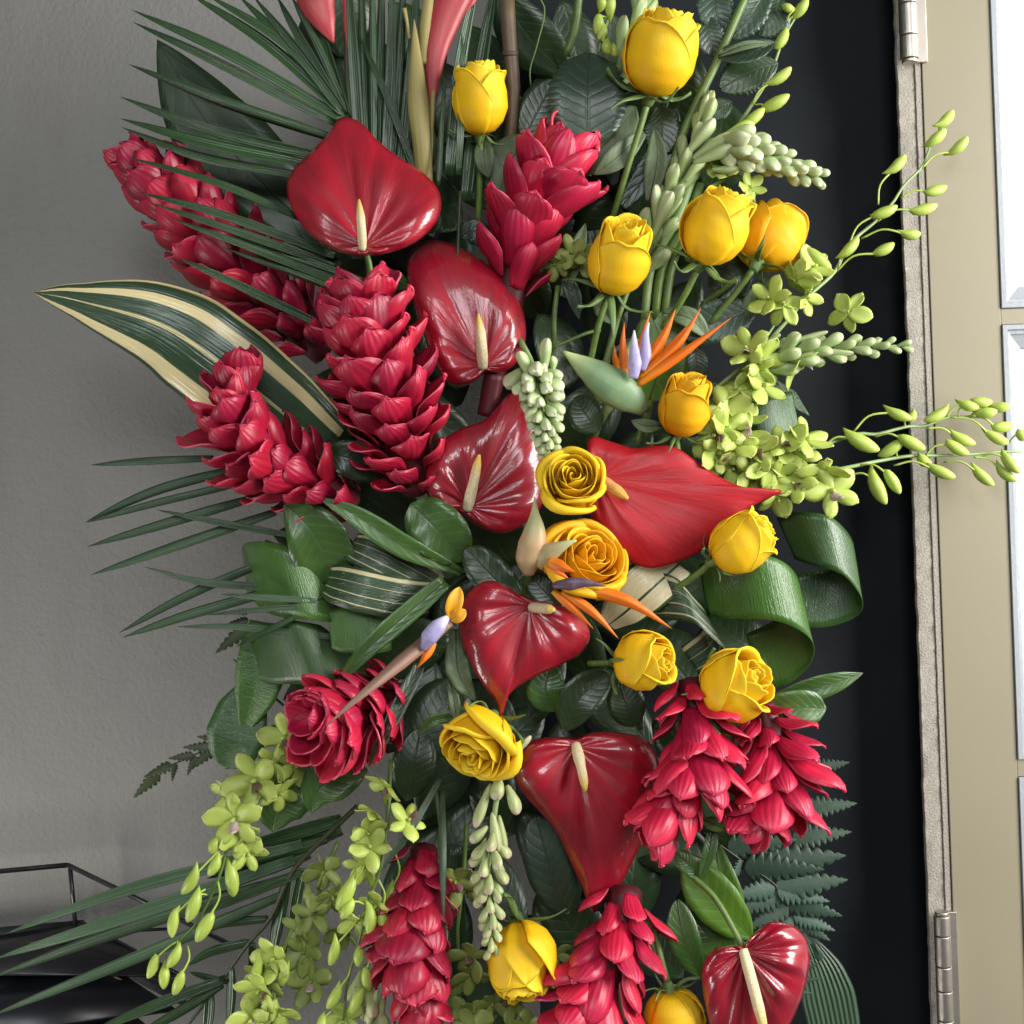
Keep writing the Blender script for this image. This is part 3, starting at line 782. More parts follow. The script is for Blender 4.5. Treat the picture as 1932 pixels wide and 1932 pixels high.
# ------------------------------------------------------------------ anthuriums
def anthurium(label, base, outline, spadix, d0, grad=(0, 0), dome=26, mat='anthurium', spmat='spadix', sr=(9, 8.5, 6), stem=None, veins=7, vamp=2.2, roll=16, seed=1, tipback=0, flat_side=0.0, th=3.0):
    """heart-shaped spathe: outline drawn round the attachment point base, given real curvature in depth"""
    r = random.Random(seed)
    n, m = 96, 22
    o = closed_spline(outline, n)
    b = np.array(base, float)
    cen = o.mean(axis=0); R = np.linalg.norm(o - cen, axis=1).mean()
    org = pw((base[0], base[1], d0))
    t = thing('anthurium', label, 'anthurium', org, 'red anthuriums')
    P = np.zeros((m, n, 3))
    tipi = np.argmax(np.linalg.norm(o - b, axis=1)); tipdir = (o[tipi] - b) / np.linalg.norm(o[tipi] - b); tl = np.linalg.norm(o[tipi] - b)
    ph1, ph2, ph3 = r.random() * 6, r.random() * 6, r.random() * 6
    for i in range(m):
        q = .015 + .985 * (i / (m - 1)) ** .8
        for j in range(n):
            p = b + (o[j] - b) * q
            ang = math.atan2(o[j][1] - b[1], o[j][0] - b[0]) - math.atan2(tipdir[1], tipdir[0])
            ang = (ang + math.pi) % (2 * math.pi) - math.pi
            rel = p - cen
            rho = np.linalg.norm(rel) / R
            al = (p - b).dot(tipdir) / tl
            side = (p - b)[0] * -tipdir[1] + (p - b)[1] * tipdir[0]
            d = d0 + grad[0] * (p[0] - b[0]) + grad[1] * (p[1] - b[1])
            # two swollen lobes with a furrow along the middle, hollow at the attachment
            d += dome * (abs(side) / R) ** .9 * (1 - .45 * rho ** 2) * (1 - q ** 5 * .5)
            d -= roll * max(0, q - .62) ** 2 * 7 * (1 if al > -.2 else .7)
            d += vamp * math.sin(ang * veins * .9 + ph1 + .5 * math.sin(q * 3)) * math.sin(math.pi * min(1, q)) * (.6 + q)
            d += vamp * .6 * math.sin(ang * veins * 2.3 + ph2 + q * 2) * math.sin(math.pi * q)
            d += 2.5 * math.sin(p[0] * .035 + ph3) * math.sin(p[1] * .03 + ph1) * q
            d -= tipback * max(0, al - .55) ** 2 * tl
            P[i, j] = (p[0], p[1], d)
    Pw = pwa(P)
    world_grid('spathe', Pw, [MAT[mat], MAT['anthurium_rim']], t, org, closed=True, thick=th * U1)
    s0, s1 = spadix
    def bd(p): return d0 + grad[0] * (p[0] - b[0]) + grad[1] * (p[1] - b[1])
    lift = 26
    pts = [(s0[0], s0[1], bd(s0) + 2), ((s0[0] + s1[0]) / 2 + 1, (s0[1] + s1[1]) / 2, bd(s0) + lift * .9), (s1[0], s1[1], bd(s1) + lift * 1.6)]
    c = tube_pts(pts, [sr[0] * .8, sr[0], sr[0], sr[1], sr[1], sr[2], sr[2] * .35], n=14, ns=22)
    world_grid('spadix', c, [MAT[spmat]], t, org, closed=True, caps=True)
    if stem:
        tube('stem', [(base[0], base[1], d0 - 6)] + list(stem), [5.5, 6], MAT['stem'], t, org, n=8)
    return t

# ------------------------------------------------------------------ orchids and tuberoses
def loft_mesh(name, path, radii, mat, n=10, flat=1.0):
    path = np.asarray(path, float); ns = len(path)
    out = np.zeros((ns, n, 3))
    T = np.gradient(path, axis=0); T /= np.linalg.norm(T, axis=1, keepdims=True)
    for i in range(ns):
        X = np.array([1., 0, 0]) - T[i] * T[i][0]; X = nrm(X); Z = np.cross(X, T[i])
        for j in range(n):
            a = 6.2832 * j / n
            out[i, j] = path[i] + radii[i] * (X * math.cos(a) * flat + Z * math.sin(a))
    return grid_mesh(name, out, [mat], closed=True, caps=True)
def bud_mesh(mat, chin):
    path = [(0, -.42 * chin, -.30 * chin), (0, -.28 * chin, -.20 * chin), (0, -.1, -.08 * chin), (0, .1, 0), (0, .3, .03), (0, .5, .04), (0, .72, .03), (0, .88, .0), (0, .97, -.02), (0, 1.0, -.025)]
    rad = [.02, .08, .17, .24, .275, .27, .22, .14, .07, .01]
    return loft_mesh('bud', path, rad, mat, 10)
OBUD = [bud_mesh(MAT['orchid_bud'], c) for c in (1.0, .5, .8)]
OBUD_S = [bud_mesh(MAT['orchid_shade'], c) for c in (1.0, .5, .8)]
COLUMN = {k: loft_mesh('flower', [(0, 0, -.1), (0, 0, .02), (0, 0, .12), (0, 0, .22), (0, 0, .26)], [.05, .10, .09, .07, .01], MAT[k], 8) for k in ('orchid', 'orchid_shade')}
def place(p, q, zh=(0, 0, 1)):
    a = V(*p); b = V(*q); L = np.linalg.norm(b - a)
    X, Y, Z = basis_from(b - a, zh)
    return X, Y, Z, L
def spray(label, stem, buds=(), flowers=(), shade=False, r=(4.5, 2.2), smat='stem_pale', group='green orchid sprays', bw=1.12):
    """stem: drawing points; buds: (joint, neck, tip); flowers: (centre, size, face, roll, lip)"""
    org = pw(stem[0])
    t = thing('orchid_spray', label, 'orchid', org, group)
    tube('stem', stem, list(r), MAT[smat], t, org, n=7)
    bm = OBUD_S if shade else OBUD
    for i, (jt, nk, tp) in enumerate(buds):
        rr = random.Random(i * 7 + len(label))
        dn = rr.uniform(4, 22); d0 = np.interp(jt[0], *_dx(stem))
        j3 = (jt[0], jt[1], d0); n3 = (nk[0], nk[1], d0 + dn); t3 = (tp[0], tp[1], d0 + dn + rr.uniform(-10, 12))
        X, Y, Z, L = place(n3, t3, (rr.uniform(-.6, .6), -.9, rr.uniform(.0, .8)))
        s = pscale(n3[2]) * L
        b_ = obj('bud', bm[i % 3], t, frame(X, Y, Z, pw(n3), s * bw * min(1.35, max(.8, 34 / L)), s, s * bw * min(1.35, max(.8, 34 / L))))
        # pedicel arches out from the stem
        m3 = ((jt[0] + nk[0]) / 2 + (nk[1] - jt[1]) * .16, (jt[1] + nk[1]) / 2 - abs(nk[0] - jt[0]) * .16, d0 + dn * .7)
        tube('pedicel', [j3, m3, n3], [2.1, 2.0, 2.4], MAT['orchid_shade' if shade else 'orchid_bud'], b_, pw(j3), n=6, ns=9)
    for i, fl in enumerate(flowers):
        cen, size, face, roll = fl[:4]; lip = fl[4] if len(fl) > 4 else 0
        flower(t, cen, size, face, roll, lip, shade, i)
    return t
def _dx(stem):
    s = sorted(((p[0], p[2]) for p in stem)); return [p[0] for p in s], [p[1] for p in s]
def flower(t, cen, size, face, roll, lip, shade, i):
    rr = random.Random(int(cen[0] * 3 + cen[1]))
    Zf = nrm(np.array([face[0], -face[1], face[2]], float))
    X, Yq, Z_ = basis_from(Zf, (0, 1, .01))
    Ux = Z_; Uy = np.cross(Zf, Ux)      # Ux ~ up in the flower plane
    s = pscale(cen[2])
    me = COLUMN['orchid_shade' if shade else 'orchid']
    fo = obj('flower', me, t, frame(Uy, Ux, Zf, pw(cen), s * size * .9))
    tp = TEPAL_S if shade else TEPAL
    for k in range(5):
        th = roll + k * 2 * math.pi / 5 + rr.uniform(-.15, .15)
        out = Ux * math.cos(th) + Uy * math.sin(th)
        lift = rr.uniform(.05, .55)
        Y = nrm(out * math.cos(lift) + Zf * math.sin(lift)); Z = nrm(Zf * math.cos(lift) - out * math.sin(lift)); Xp = np.cross(Y, Z)
        L = size * rr.uniform(.88, 1.12) * s; wd = 1.25 if k in (1, 4) else 1.0
        obj('petal', tp[rr.randrange(3)], fo, frame(Xp, Y, Z, pw(cen), L * wd, L, L))
    if lip is not None:
        th = roll + math.pi
        out = Ux * math.cos(th) + Uy * math.sin(th)
        Y = nrm(out * .55 + Zf * .8); Z = nrm(Zf * .55 - out * .8); Xp = np.cross(Y, Z)
        obj('lip', LIP[lip], fo, frame(Xp, Y, Z, pw(cen), s * size * .75, s * size * .62, s * size * .7))
def tub_mesh(mat, seed):
    r = random.Random(seed)
    n = 12; ys = [0, .08, .25, .45, .62, .76, .87, .95, 1.0, 1.01]; rad = [.06, .10, .14, .19, .225, .225, .19, .13, .065, .012]
    out = np.zeros((len(ys), n, 3)); bend = r.uniform(-.1, .1)
    for i, (y, q) in enumerate(zip(ys, rad)):
        for j in range(n):
            a = 6.2832 * j / n
            lob = 1 + .24 * math.cos(3 * a + seed) * max(0, y - .45) * 2
            out[i, j] = (q * lob * math.cos(a) + bend * y * y, y + (.03 * math.cos(3 * a + seed) if y > .85 else 0), q * lob * math.sin(a))
    return grid_mesh('bud', out, [mat], closed=True, caps=True)
TUB = {k: [tub_mesh(MAT[k], i) for i in range(3)] for k in ('tuberose', 'tuberose_warm', 'tuberose_green')}
def tuberose(label, axis, n, L0, L1, core=8, a0=45, a1=20, mat='tuberose', stem=(), extra=(), seed=1, fat=1.0, sr=6):
    """axis base->tip; buds spiral round it, length L0 at the base to L1 at the tip; extra: single buds (foot, tip, width)"""
    r = random.Random(seed); full = list(stem) + list(axis)
    org = pw(full[0])
    t = thing('tuberose', label, 'tuberose', org, 'tuberose spikes')
    tube('stem', full, [sr, sr * .9, sr * .6, 2.0], MAT['stem_pale'], t, org, n=7)
    c = spline(axis, 40); ip = c * np.array([1, -1, 1]); T = np.gradient(ip, axis=0); T /= np.linalg.norm(T, axis=1, keepdims=True)
    A = nrm(np.cross(T[0], np.array([.2, .1, 1.])))
    for k in range(n):
        s = (k + .5) / n; i = min(39, int(s * 39)); tt = T[i]
        A_ = nrm(A - tt * A.dot(tt)); B_ = np.cross(tt, A_)
        th = k * 2.39996 + r.uniform(-.25, .25); out = A_ * math.cos(th) + B_ * math.sin(th)
        if out[2] < -.7: continue
        al = math.radians(a0 + (a1 - a0) * s + r.uniform(-6, 6))
        Y = tt * math.cos(al) + out * math.sin(al); X, Y, Z = basis_from(Y, out)
        ln = (L0 + (L1 - L0) * s) * r.uniform(.9, 1.1)
        p = ip[i] + out * core * (1 - .7 * s)
        sc = pscale(p[2]) * ln
        obj('bud', TUB[mat][r.randrange(3)], t, frame(X, Y, Z, pw((p[0], -p[1], p[2])), sc * fat, sc, sc * fat))
    for (p, q, wd) in extra:
        X, Y, Z, L = place(p, q); sc = pscale(p[2])
        obj('bud', TUB[mat][r.randrange(3)], t, frame(X, Y, Z, pw(p), sc * wd * 2.1, sc * L, sc * wd * 2.1))
    return t

# ------------------------------------------------------------------ birds of paradise
def paradise(label, spathe, radii, smat, sepals, tongues, flatdir=(0, 0, 1), flat=.6, petals=(), stem=None):
    org = pw(spathe[0])
    t = thing('bird_of_paradise', label, 'bird of paradise', org, 'birds of paradise')
    if stem: tube('stem', stem, [8, 9], MAT['stem'], t, org, n=8)
    Pw = tube_pts(spathe, radii, n=14, flat=flat, ns=26, flatdir=flatdir)
    world_grid('spathe', Pw, [MAT[smat]], t, org, closed=True, caps=True)
    for (pts, W) in sepals:
        blade('sepal', pts, W * .72, 'orange', t, org, thick=.9, prof=[(0, 0), (.12, .2), (.35, .62), (.6, 1), (.8, .95), (1, .6)], fold=-.6, nu=20, nv=7)
    for (pts, W) in petals:
        blade('petal', pts, W, 'orange_yellow', t, org, thick=1.2, prof='ovate', fold=.35, nu=16, nv=7)
    for (pts, rad, mt) in tongues:
        world_grid('tongue', tube_pts(pts, rad, n=10, flat=.6, ns=16), [MAT[mt]], t, org, closed=True, caps=True)
    return t
# ================================================================== THE ARRANGEMENT
def zl(z, d, *pts): return [z(x, y, d) for x, y in pts]
def zz(z, *pts): return [z(*p) for p in pts]

# ---- dark leaves filling the depth of the arrangement
fr = random.Random(21)
spots = []
for (x0, x1, y0, y1, n) in ((640, 1230, 20, 420, 17), (720, 1300, 420, 760, 14), (570, 1420, 760, 1320, 28), (770, 1400, 1320, 1900, 24), (1080, 1400, 60, 500, 8), (780, 1010, 980, 1560, 16), (660, 860, 440, 900, 9), (620, 800, 60, 420, 6)):
    for k in range(n):
        spots.append((x0 + (x1 - x0) * ((k * .618034) % 1), y0 + (y1 - y0) * (k + fr.random()) / n))
NEAR = [(690, 350, 'the largest red heart'), (880, 590, 'the second red heart'), (920, 890, 'the middle red heart'), (1280, 950, 'the scarlet flower'), (980, 1210, 'the lower red heart'), (1110, 1540, 'the large glossy red heart'),
        (1248, 100, 'the tallest rose'), (905, 190, 'the small rosebud'), (1165, 480, 'the rosebud beside the upright ginger'), (1340, 425, 'the side-lit rose'), (1284, 760, 'the orange-yellow rosebud'), (1080, 905, 'the round rose'),
        (1405, 1025, 'the rosebud pointing right'), (1222, 1248, 'the rosebud facing right'), (910, 1395, 'the open rose'), (985, 1815, 'the rose with drooping petals'), (1040, 390, 'the upright ginger'), (710, 720, 'the largest ginger'), (620, 1360, 'the rosette ginger'),
        (1270, 1480, 'the left hanging ginger'), (780, 1740, 'the drooping ginger'), (1150, 1820, 'the bottom ginger'), (700, 100, 'the palm fan'), (570, 1120, 'the rolled leaves'), (1400, 1750, 'the lowest red heart')]
USED = set()
def near_label(x, y):
    q = min(NEAR, key=lambda n: (n[0] - x) ** 2 + (n[1] - y) ** 2)
    dx_, dy_ = x - q[0], y - q[1]
    if abs(dx_) + abs(dy_) < 60: w = 'right behind'
    else:
        a = int(((math.degrees(math.atan2(-dy_, dx_)) + 382.5) % 360) // 45)
        w = ['deep right of', 'deep up and right of', 'deep above', 'deep up and left of', 'deep left of', 'deep down and left of', 'deep below', 'deep down and right of'][a]
    lab = 'shaded dark green leaf %s %s' % (w, q[2])
    if lab in USED:
        q2 = sorted(NEAR, key=lambda n: (n[0] - x) ** 2 + (n[1] - y) ** 2)[1]
        lab = 'leaf %s %s, by %s' % (w, q[2], q2[2])
    USED.add(lab)
    return lab
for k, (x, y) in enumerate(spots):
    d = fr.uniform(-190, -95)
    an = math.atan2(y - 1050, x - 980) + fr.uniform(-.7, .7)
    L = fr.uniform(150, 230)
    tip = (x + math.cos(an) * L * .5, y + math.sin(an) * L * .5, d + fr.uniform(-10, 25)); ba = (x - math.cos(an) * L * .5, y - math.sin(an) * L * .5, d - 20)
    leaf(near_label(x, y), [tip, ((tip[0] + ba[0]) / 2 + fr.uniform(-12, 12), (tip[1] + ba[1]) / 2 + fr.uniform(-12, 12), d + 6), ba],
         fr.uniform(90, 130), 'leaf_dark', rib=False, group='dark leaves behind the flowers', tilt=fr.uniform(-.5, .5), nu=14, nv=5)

# ---- palm fronds
frond('dark palm fan spreading to the upper left behind the big heart-shaped red flower',
      [(700, 640, -40), (690, 480, -10), (668, 300, 0), (655, 150, -20), (650, -80, -40)],
      [(zz(a1, (215, 70, 10), (1000, 430, 15), (1820, 900, 0)), 22), (zz(a1, (222, 163, 12), (850, 450, 20), (1780, 930, 0)), 22),
       (zz(a1, (640, -60, 0), (1250, 350, 5), (1800, 850, 0)), 24), (zz(a1, (760, -60, 0), (1400, 350, 5), (1820, 860, 0)), 20),
       (zz(a1, (1020, -40, -10), (1400, 350, -5), (1800, 830, 0)), 22), (zz(a1, (1130, -40, 5), (1500, 400, 5), (1840, 860, 0)), 20),
       (zz(a1, (190, 482, 14), (900, 770, 20), (1750, 1050, 5)), 24), (zz(a1, (128, 728, 16), (850, 980, 22), (1700, 1180, 8)), 24),
       (zz(a1, (128, 893, 18), (800, 1090, 24), (1600, 1250, 8)), 24), (zz(a1, (138, 958, 10), (750, 1180, 16), (1560, 1330, 8)), 20),
       (zz(a1, (190, 1185, 62), (900, 1400, 60), (1600, 1700, 10)), 16), (zz(a1, (265, 1448, 66), (900, 1620, 62), (1750, 1930, 10)), 18),
       (zz(a1, (368, 1532, 66), (1000, 1740, 62), (1750, 2010, 10)), 16), (zz(a1, (510, 1648, 60), (1100, 1860, 56), (1850, 2160, 10)), 15),
       (zz(a1, (1310, -40, -5), (1500, 300, 0), (1790, 800, 0)), 20), (zz(a1, (1420, -40, 5), (1600, 300, 5), (1850, 850, 0)), 20),
       (zz(a1, (1560, -40, -15), (1700, 400, -10), (1860, 900, 0)), 22),
       (zz(a5, (1150, 208, 64), (1500, 360, 62), (2250, 720, 20)), 18),
       (zz(a6, (-300, 20, 30), (300, 200, 30), (900, 420, 5)), 18), (zz(a6, (-250, 130, 34), (300, 330, 34), (880, 560, 5)), 16),
       ([(655, -80, 5), (668, 120, 8), (682, 330, 0)], 22), ([(680, -80, -10), (688, 120, -6), (696, 330, 0)], 20), ([(702, -80, 0), (704, 150, 4), (706, 360, 0)], 18),
       ([(722, -80, -14), (718, 150, -10), (712, 380, 0)], 22), ([(742, -80, -4), (736, 150, 0), (722, 380, 0)], 20), ([(764, -80, -14), (752, 170, -10), (735, 400, 0)], 22),
       ([(790, -80, -24), (772, 170, -18), (745, 420, 0)], 24), ([(674, 60, 10), (730, 180, 14), (786, 330, 6)], 15)], r=(7, 4))
frond('narrow upright green blades crossing in front of the small yellow rosebud',
      [(862, 520, 20), (866, 420, 24), (868, 360, 26)],
      [([(871, 58, 60), (872, 150, 62), (864, 330, 40)], 15), ([(841, 136, 40), (834, 230, 42), (826, 350, 30)], 11), ([(905, -60, 10), (868, 120, 8), (846, 330, 10)], 24), ([(940, -60, -30), (905, 150, -28), (880, 380, -10)], 30)], r=(4, 3))
frond('dark palm blades fanning out level to the left below the striped leaf',
      [(640, 1060, -30), (560, 1040, -20), (500, 1020, -20)],
      [(zz(b1, (85, 188, 0), (430, 158, 5), (860, 140, -10)), 16), (zz(b1, (50, 548, 0), (500, 350, 5), (1000, 215, -10)), 20), (zz(b1, (52, 552, 6), (500, 430, 8), (1050, 300, -10)), 17),
       (zz(b1, (64, 702, 0), (550, 560, 5), (1100, 400, -10)), 20), (zz(b1, (78, 882, 0), (600, 700, 5), (1250, 480, -10)), 20), (zz(b1, (495, 468, 14), (850, 540, 12), (1400, 640, 0)), 13),
       (zz(b1, (262, 1246, 5), (700, 1010, 8), (1260, 770, -5)), 20), (zz(b1, (282, 1274, 8), (700, 1130, 10), (1300, 960, -5)), 20), (zz(b1, (422, 828, 16), (800, 925, 16), (1350, 960, 0)), 15),
       (zz(b1, (625, 1205, 60), (1000, 1205, 62), (1620, 1270, 40)), 14)], mat='palm_grey')
frond('long palm frond drooping to the lower left over the metal stand',
      zz(b5, (2250, 560, -60), (1900, 900, -50), (1800, 1050, -50), (1700, 1270, -55), (1560, 1430, -60), (1380, 1680, -70), (1150, 1980, -80)),
      [(zz(b5, (15, 1372, -20), (800, 1090, -20), (1900, 800, -50)), 24, 'palm_grey'), (zz(b5, (-60, 1530, -20), (700, 1290, -15), (1850, 900, -50)), 27, 'palm_grey'),
       (zz(b5, (-80, 1650, -10), (800, 1340, -10), (1800, 1020, -50)), 26, 'palm_grey'), (zz(b5, (-80, 1890, 0), (800, 1540, 0), (1780, 1120, -50)), 24, 'palm_grey'),
       (zz(b5, (560, 1990, -20), (1000, 1810, -30), (1420, 1650, -65)), 24), (zz(b5, (800, 2040, -30), (1150, 1840, -40), (1400, 1680, -65)), 20),
       (zz(b5, (1170, 1352, -40), (1400, 1300, -45), (1690, 1270, -55)), 18), (zz(b5, (1180, 1565, -40), (1330, 1480, -45), (1570, 1420, -60)), 20),
       (zz(b5, (1190, 1605, -50), (1300, 1640, -60), (1430, 1670, -65)), 14), (zz(b5, (1690, 1600, -60), (1740, 1300, -60), (1800, 1020, -55)), 26),
       (zz(b5, (1580, 2000, -60), (1590, 1700, -60), (1580, 1420, -60)), 20), (zz(b5, (1430, 2000, -60), (1445, 1780, -62), (1450, 1580, -62)), 20), (zz(b5, (1290, 2050, -66), (1310, 1880, -68), (1320, 1740, -70)), 22),
       (zz(b5, (1250, 1250, -30), (1550, 1120, -40), (1900, 980, -50)), 22), (zz(b5, (1180, 1180, -40), (1500, 1020, -45), (1950, 860, -50)), 26), (zz(b5, (1300, 1020, -50), (1600, 900, -50), (2050, 760, -50)), 28),
       (zz(b5, (1480, 820, -60), (1750, 760, -60), (2150, 640, -55)), 28), (zz(b5, (1650, 930, -60), (1850, 840, -60), (2150, 720, -55)), 26), (zz(b5, (1830, 1500, -70), (1850, 1200, -65), (1900, 950, -55)), 22)], r=(6, 3))
frond('thin dark blades hanging down past the drooping red ginger',
      [(820, 1480, 40), (826, 1520, 60), (830, 1560, 70)],
      [(zz(b6, (1462, 1240, 135), (1455, 800, 130), (1450, 330, 50)), 15, 'palm_grey'), (zz(b6, (1020, 900, 120), (1230, 610, 110), (1440, 250, 50)), 13, 'palm_grey'), (zz(b6, (1600, 2100, -60), (1560, 1500, -60), (1540, 700, -60)), 34), (zz(b6, (1400, 2100, -80), (1500, 1500, -80), (1520, 700, -70)), 30)])

# ---- ferns
fern('dark green toothed fern frond on the lower right against the black panel', zz(b8, (200, 900, -60), (420, 1060, -50), (610, 1200, -40), (740, 1380, -50), (830, 1560, -60)),
     [(b8(760, 560, -70), b8(985, 515, -60)), (b8(760, 770, -70), b8(1025, 735, -60)), (b8(680, 930, -60), b8(995, 888, -50)), (b8(480, 1070, -50), b8(965, 1015, -40)),
      (b8(420, 1090, -45), b8(850, 1090, -35)), (b8(590, 1195, -40), b8(975, 1145, -30)), (b8(600, 1210, -38), b8(880, 1265, -30)), (b8(650, 1270, -40), b8(950, 1345, -35)), (b8(690, 1340, -45), b8(912, 1425, -40)),
      (b8(720, 1380, -48), b8(885, 1480, -44)), (b8(770, 1440, -50), b8(845, 1520, -50)), (b8(590, 1200, -40), b8(320, 1240, -30)), (b8(620, 1240, -40), b8(340, 1330, -34)), (b8(660, 1300, -42), b8(420, 1420, -36)),
      (b8(700, 1360, -46), b8(560, 1440, -40)), (b8(420, 1050, -50), b8(330, 1180, -40)), (b8(330, 980, -55), b8(700, 930, -45)), (b8(740, 1390, -48), b8(640, 1480, -44)), (b8(840, 1590, -62), b8(780, 1480, -60))], wid=1.6)
fern('dark fern tips showing behind the rim of the red heart at the lower right', zz(b8, (560, 1700, -60), (700, 1640, -60), (800, 1580, -64)),
     [(b8(760, 1640, -62), b8(840, 1590, -60)), (b8(740, 1700, -62), b8(850, 1680, -60)), (b8(720, 1760, -64), b8(800, 1760, -60)), (b8(560, 1640, -60), b8(740, 1600, -58))])
fern('olive fern frond reaching out to the left below the rolled leaf', zz(b5, (1800, 40, -50), (1500, 120, -45), (1200, 250, -40), (1000, 350, -38), (850, 500, -36)),
     [(b5(1000, 350, -38), b5(840, 510, -36)), (b5(1080, 300, -40), b5(905, 380, -36)), (b5(1100, 290, -40), b5(1085, 405, -36)), (b5(1220, 245, -40), b5(1060, 260, -36)), (b5(1230, 245, -40), b5(1180, 370, -36)),
      (b5(1340, 190, -42), b5(1150, 190, -38)), (b5(1350, 190, -42), b5(1200, 330, -38)), (b5(1450, 150, -44), b5(1240, 120, -40)), (b5(1550, 110, -46), b5(1340, 40, -42)), (b5(1650, 80, -48), b5(1400, -30, -44)), (b5(1480, 140, -44), b5(1330, 240, -40))], PINNA_O, 1.5)
fern('olive fern frond standing behind the rolled leaf on the left', zz(b1, (1300, 1700, -70), (1150, 1550, -64), (1090, 1350, -60), (1060, 1150, -60)),
     [(b1(1080, 1110, -60), b1(960, 1110, -55)), (b1(1080, 1160, -60), b1(940, 1190, -55)), (b1(1080, 1200, -60), b1(875, 1370, -55)), (b1(1120, 1500, -62), b1(985, 1405, -58)), (b1(1130, 1600, -64), b1(1040, 1500, -58)),
      (b1(1150, 1700, -66), b1(960, 1650, -60)), (b1(1180, 1760, -66), b1(985, 1720, -60)), (b1(1150, 1830, -66), b1(870, 1835, -60)), (b1(1100, 1880, -66), b1(900, 1880, -60))], PINNA_O, 1.5)

# ---- large leaves
leaf('big dark pointed leaf behind the palm fan at the upper left', [(296, 74, -120), (390, 230, -112), (500, 350, -105), (630, 470, -100)], 175, 'leaf_dark', 'lance', fold=.15, ribw=2.2)
leaf('long glossy green leaf with cream stripes pointing left from the red gingers', [(62, 551, 30), (150, 568, 40), (300, 612, 46), (420, 690, 40), (620, 850, -30)], 188, 'varieg', [(0, 0), (.06, .18), (.16, .42), (.3, .74), (.48, .98), (.65, 1), (.85, .9), (1, .7)], name='striped_leaf', fold=.06, cup=-.25, nv=13, ribmat='stem_pale', nu=40, thick=1.6)
leaf('dark heart-shaped leaf between the small rosebud and the tallest rose', zz(a3, (770, 1090, 6), (765, 720, 14), (775, 400, -10)), 148, 'leaf_blue', 'round', serr=16, fold=.10, ribmat='stem_dark')
leaf('soft green leaf behind the stem of the tallest rose', zz(a3, (1130, 800, -20), (930, 1050, -8), (700, 1300, -20)), 92, 'leaf_pale', 'ovate', fold=.15)
leaf('dull green leaf behind the upright red ginger below the small rosebud', zz(a2, (1640, 1515, -10), (1700, 1280, -5), (1850, 1020, -20)), 92, 'leaf_pale', 'ovate', fold=.1)
leaf('narrow pale leaf hanging under the small rosebud', zz(a2, (1562, 1345, 20), (1530, 1200, 24), (1530, 1020, 10)), 38, 'leaf_pale', 'lance', fold=.4)
leaf('dark rounded leaf in shade below the small rosebud', zz(a3, (280, 1060, -50), (380, 850, -46), (520, 600, -50)), 80, 'leaf_dark', 'ovate')
leaf('bluish rose leaf at the top right, left of the green stem', zz(a3, (1700, -160, -20), (1730, 60, -8), (1780, 240, -14)), 72, 'leaf_blue', 'ovate', serr=12, fold=.25)
leaf('bluish rose leaf below the top one, against the green stem', zz(a3, (1640, 110, -10), (1680, 260, -2), (1730, 430, -10)), 56, 'leaf_blue', 'ovate', serr=10, fold=.25)
leaf('bluish rose leaf at the top edge, right of the green stem', zz(a4, (330, -90, -14), (220, 90, -6), (90, 245, -14)), 58, 'leaf_blue', 'ovate', serr=10, fold=.25)
leaf('dark serrated rose leaf at the top beside the orchid buds', zz(a4, (400, -20, -30), (350, 110, -24), (230, 200, -30)), 72, 'leaf_dark', 'ovate', serr=12)
leaf('half-folded rose leaf with pale underside right of the tallest rose', zz(a4, (368, 265, 10), (210, 330, 16), (0, 350, 4)), 46, 'leaf_blue', 'ovate', fold=.5, tilt=.3)
leaf('pale curled rose leaf edge above the half-folded leaf', zz(a4, (350, 270, 26), (180, 285, 28), (10, 350, 10)), 17, 'leaf_pale', 'lance', fold=.3)
leaf('dark rose leaf hanging right of the tallest rose above the orchid buds', zz(a4, (388, 398, -20), (200, 460, -14), (20, 560, -20)), 76, 'leaf_dark', 'ovate', serr=12)
leaf('dark little rose leaf under the dark hanging one', zz(a4, (100, 640, -30), (20, 680, -26), (-80, 740, -30)), 44, 'leaf_dark', 'ovate')
leaf('dark rose leaf behind the stem below the tallest rose', zz(a3, (1290, 800, -26), (1330, 950, -20), (1300, 1180, -26)), 76, 'leaf_dark', 'ovate', serr=14)
leaf('long dark rose leaf beside the stem in the upper middle', zz(a3, (1440, 800, -34), (1330, 1150, -30), (1020, 1560, -34)), 64, 'leaf_blue', 'lance', serr=14)
leaf('dark serrated rose leaf above the yellow rose beside the bird of paradise', zz(a8, (492, 282, -20), (290, 350, -6), (70, 400, -16)), 86, 'leaf_blue', 'ovate', serr=16, fold=.18)
leaf('bright green leaf behind the upper bird of paradise', zz(a7, (1235, 1000, -46), (1330, 1300, -36), (1230, 1680, -46)), 122, 'leaf_bright', 'round', fold=.1)
leaf('small bluish leaf right of the upper bird of paradise', zz(a7, (1580, 1245, -24), (1590, 1380, -16), (1600, 1520, -24)), 40, 'leaf_blue', 'ovate', fold=.3)
leaf('dark leaf behind the bell of yellow roses at the upper right', zz(a8, (480, 80, -40), (380, 110, -36), (240, 210, -40)), 86, 'leaf_dark', 'ovate')
leaf('bluish narrow leaf beside the stem under the upright ginger', zz(a7, (700, 1060, 0), (650, 850, 6), (550, 650, 0)), 30, 'leaf_blue', 'lance', fold=.3)
leaf('green leaf with wavy rim in front of the middle red heart', zz(b2, (10, 900, 66), (190, 1080, 80), (430, 1330, 60)), 104, 'leaf_mid', 'round', wave=.05, fold=.15)
leaf('green pointed leaf under the left-hand red gingers', zz(b1, (1300, 420, 60), (1470, 600, 72), (1620, 900, 40)), 118, 'leaf_mid', 'broad', fold=.18)
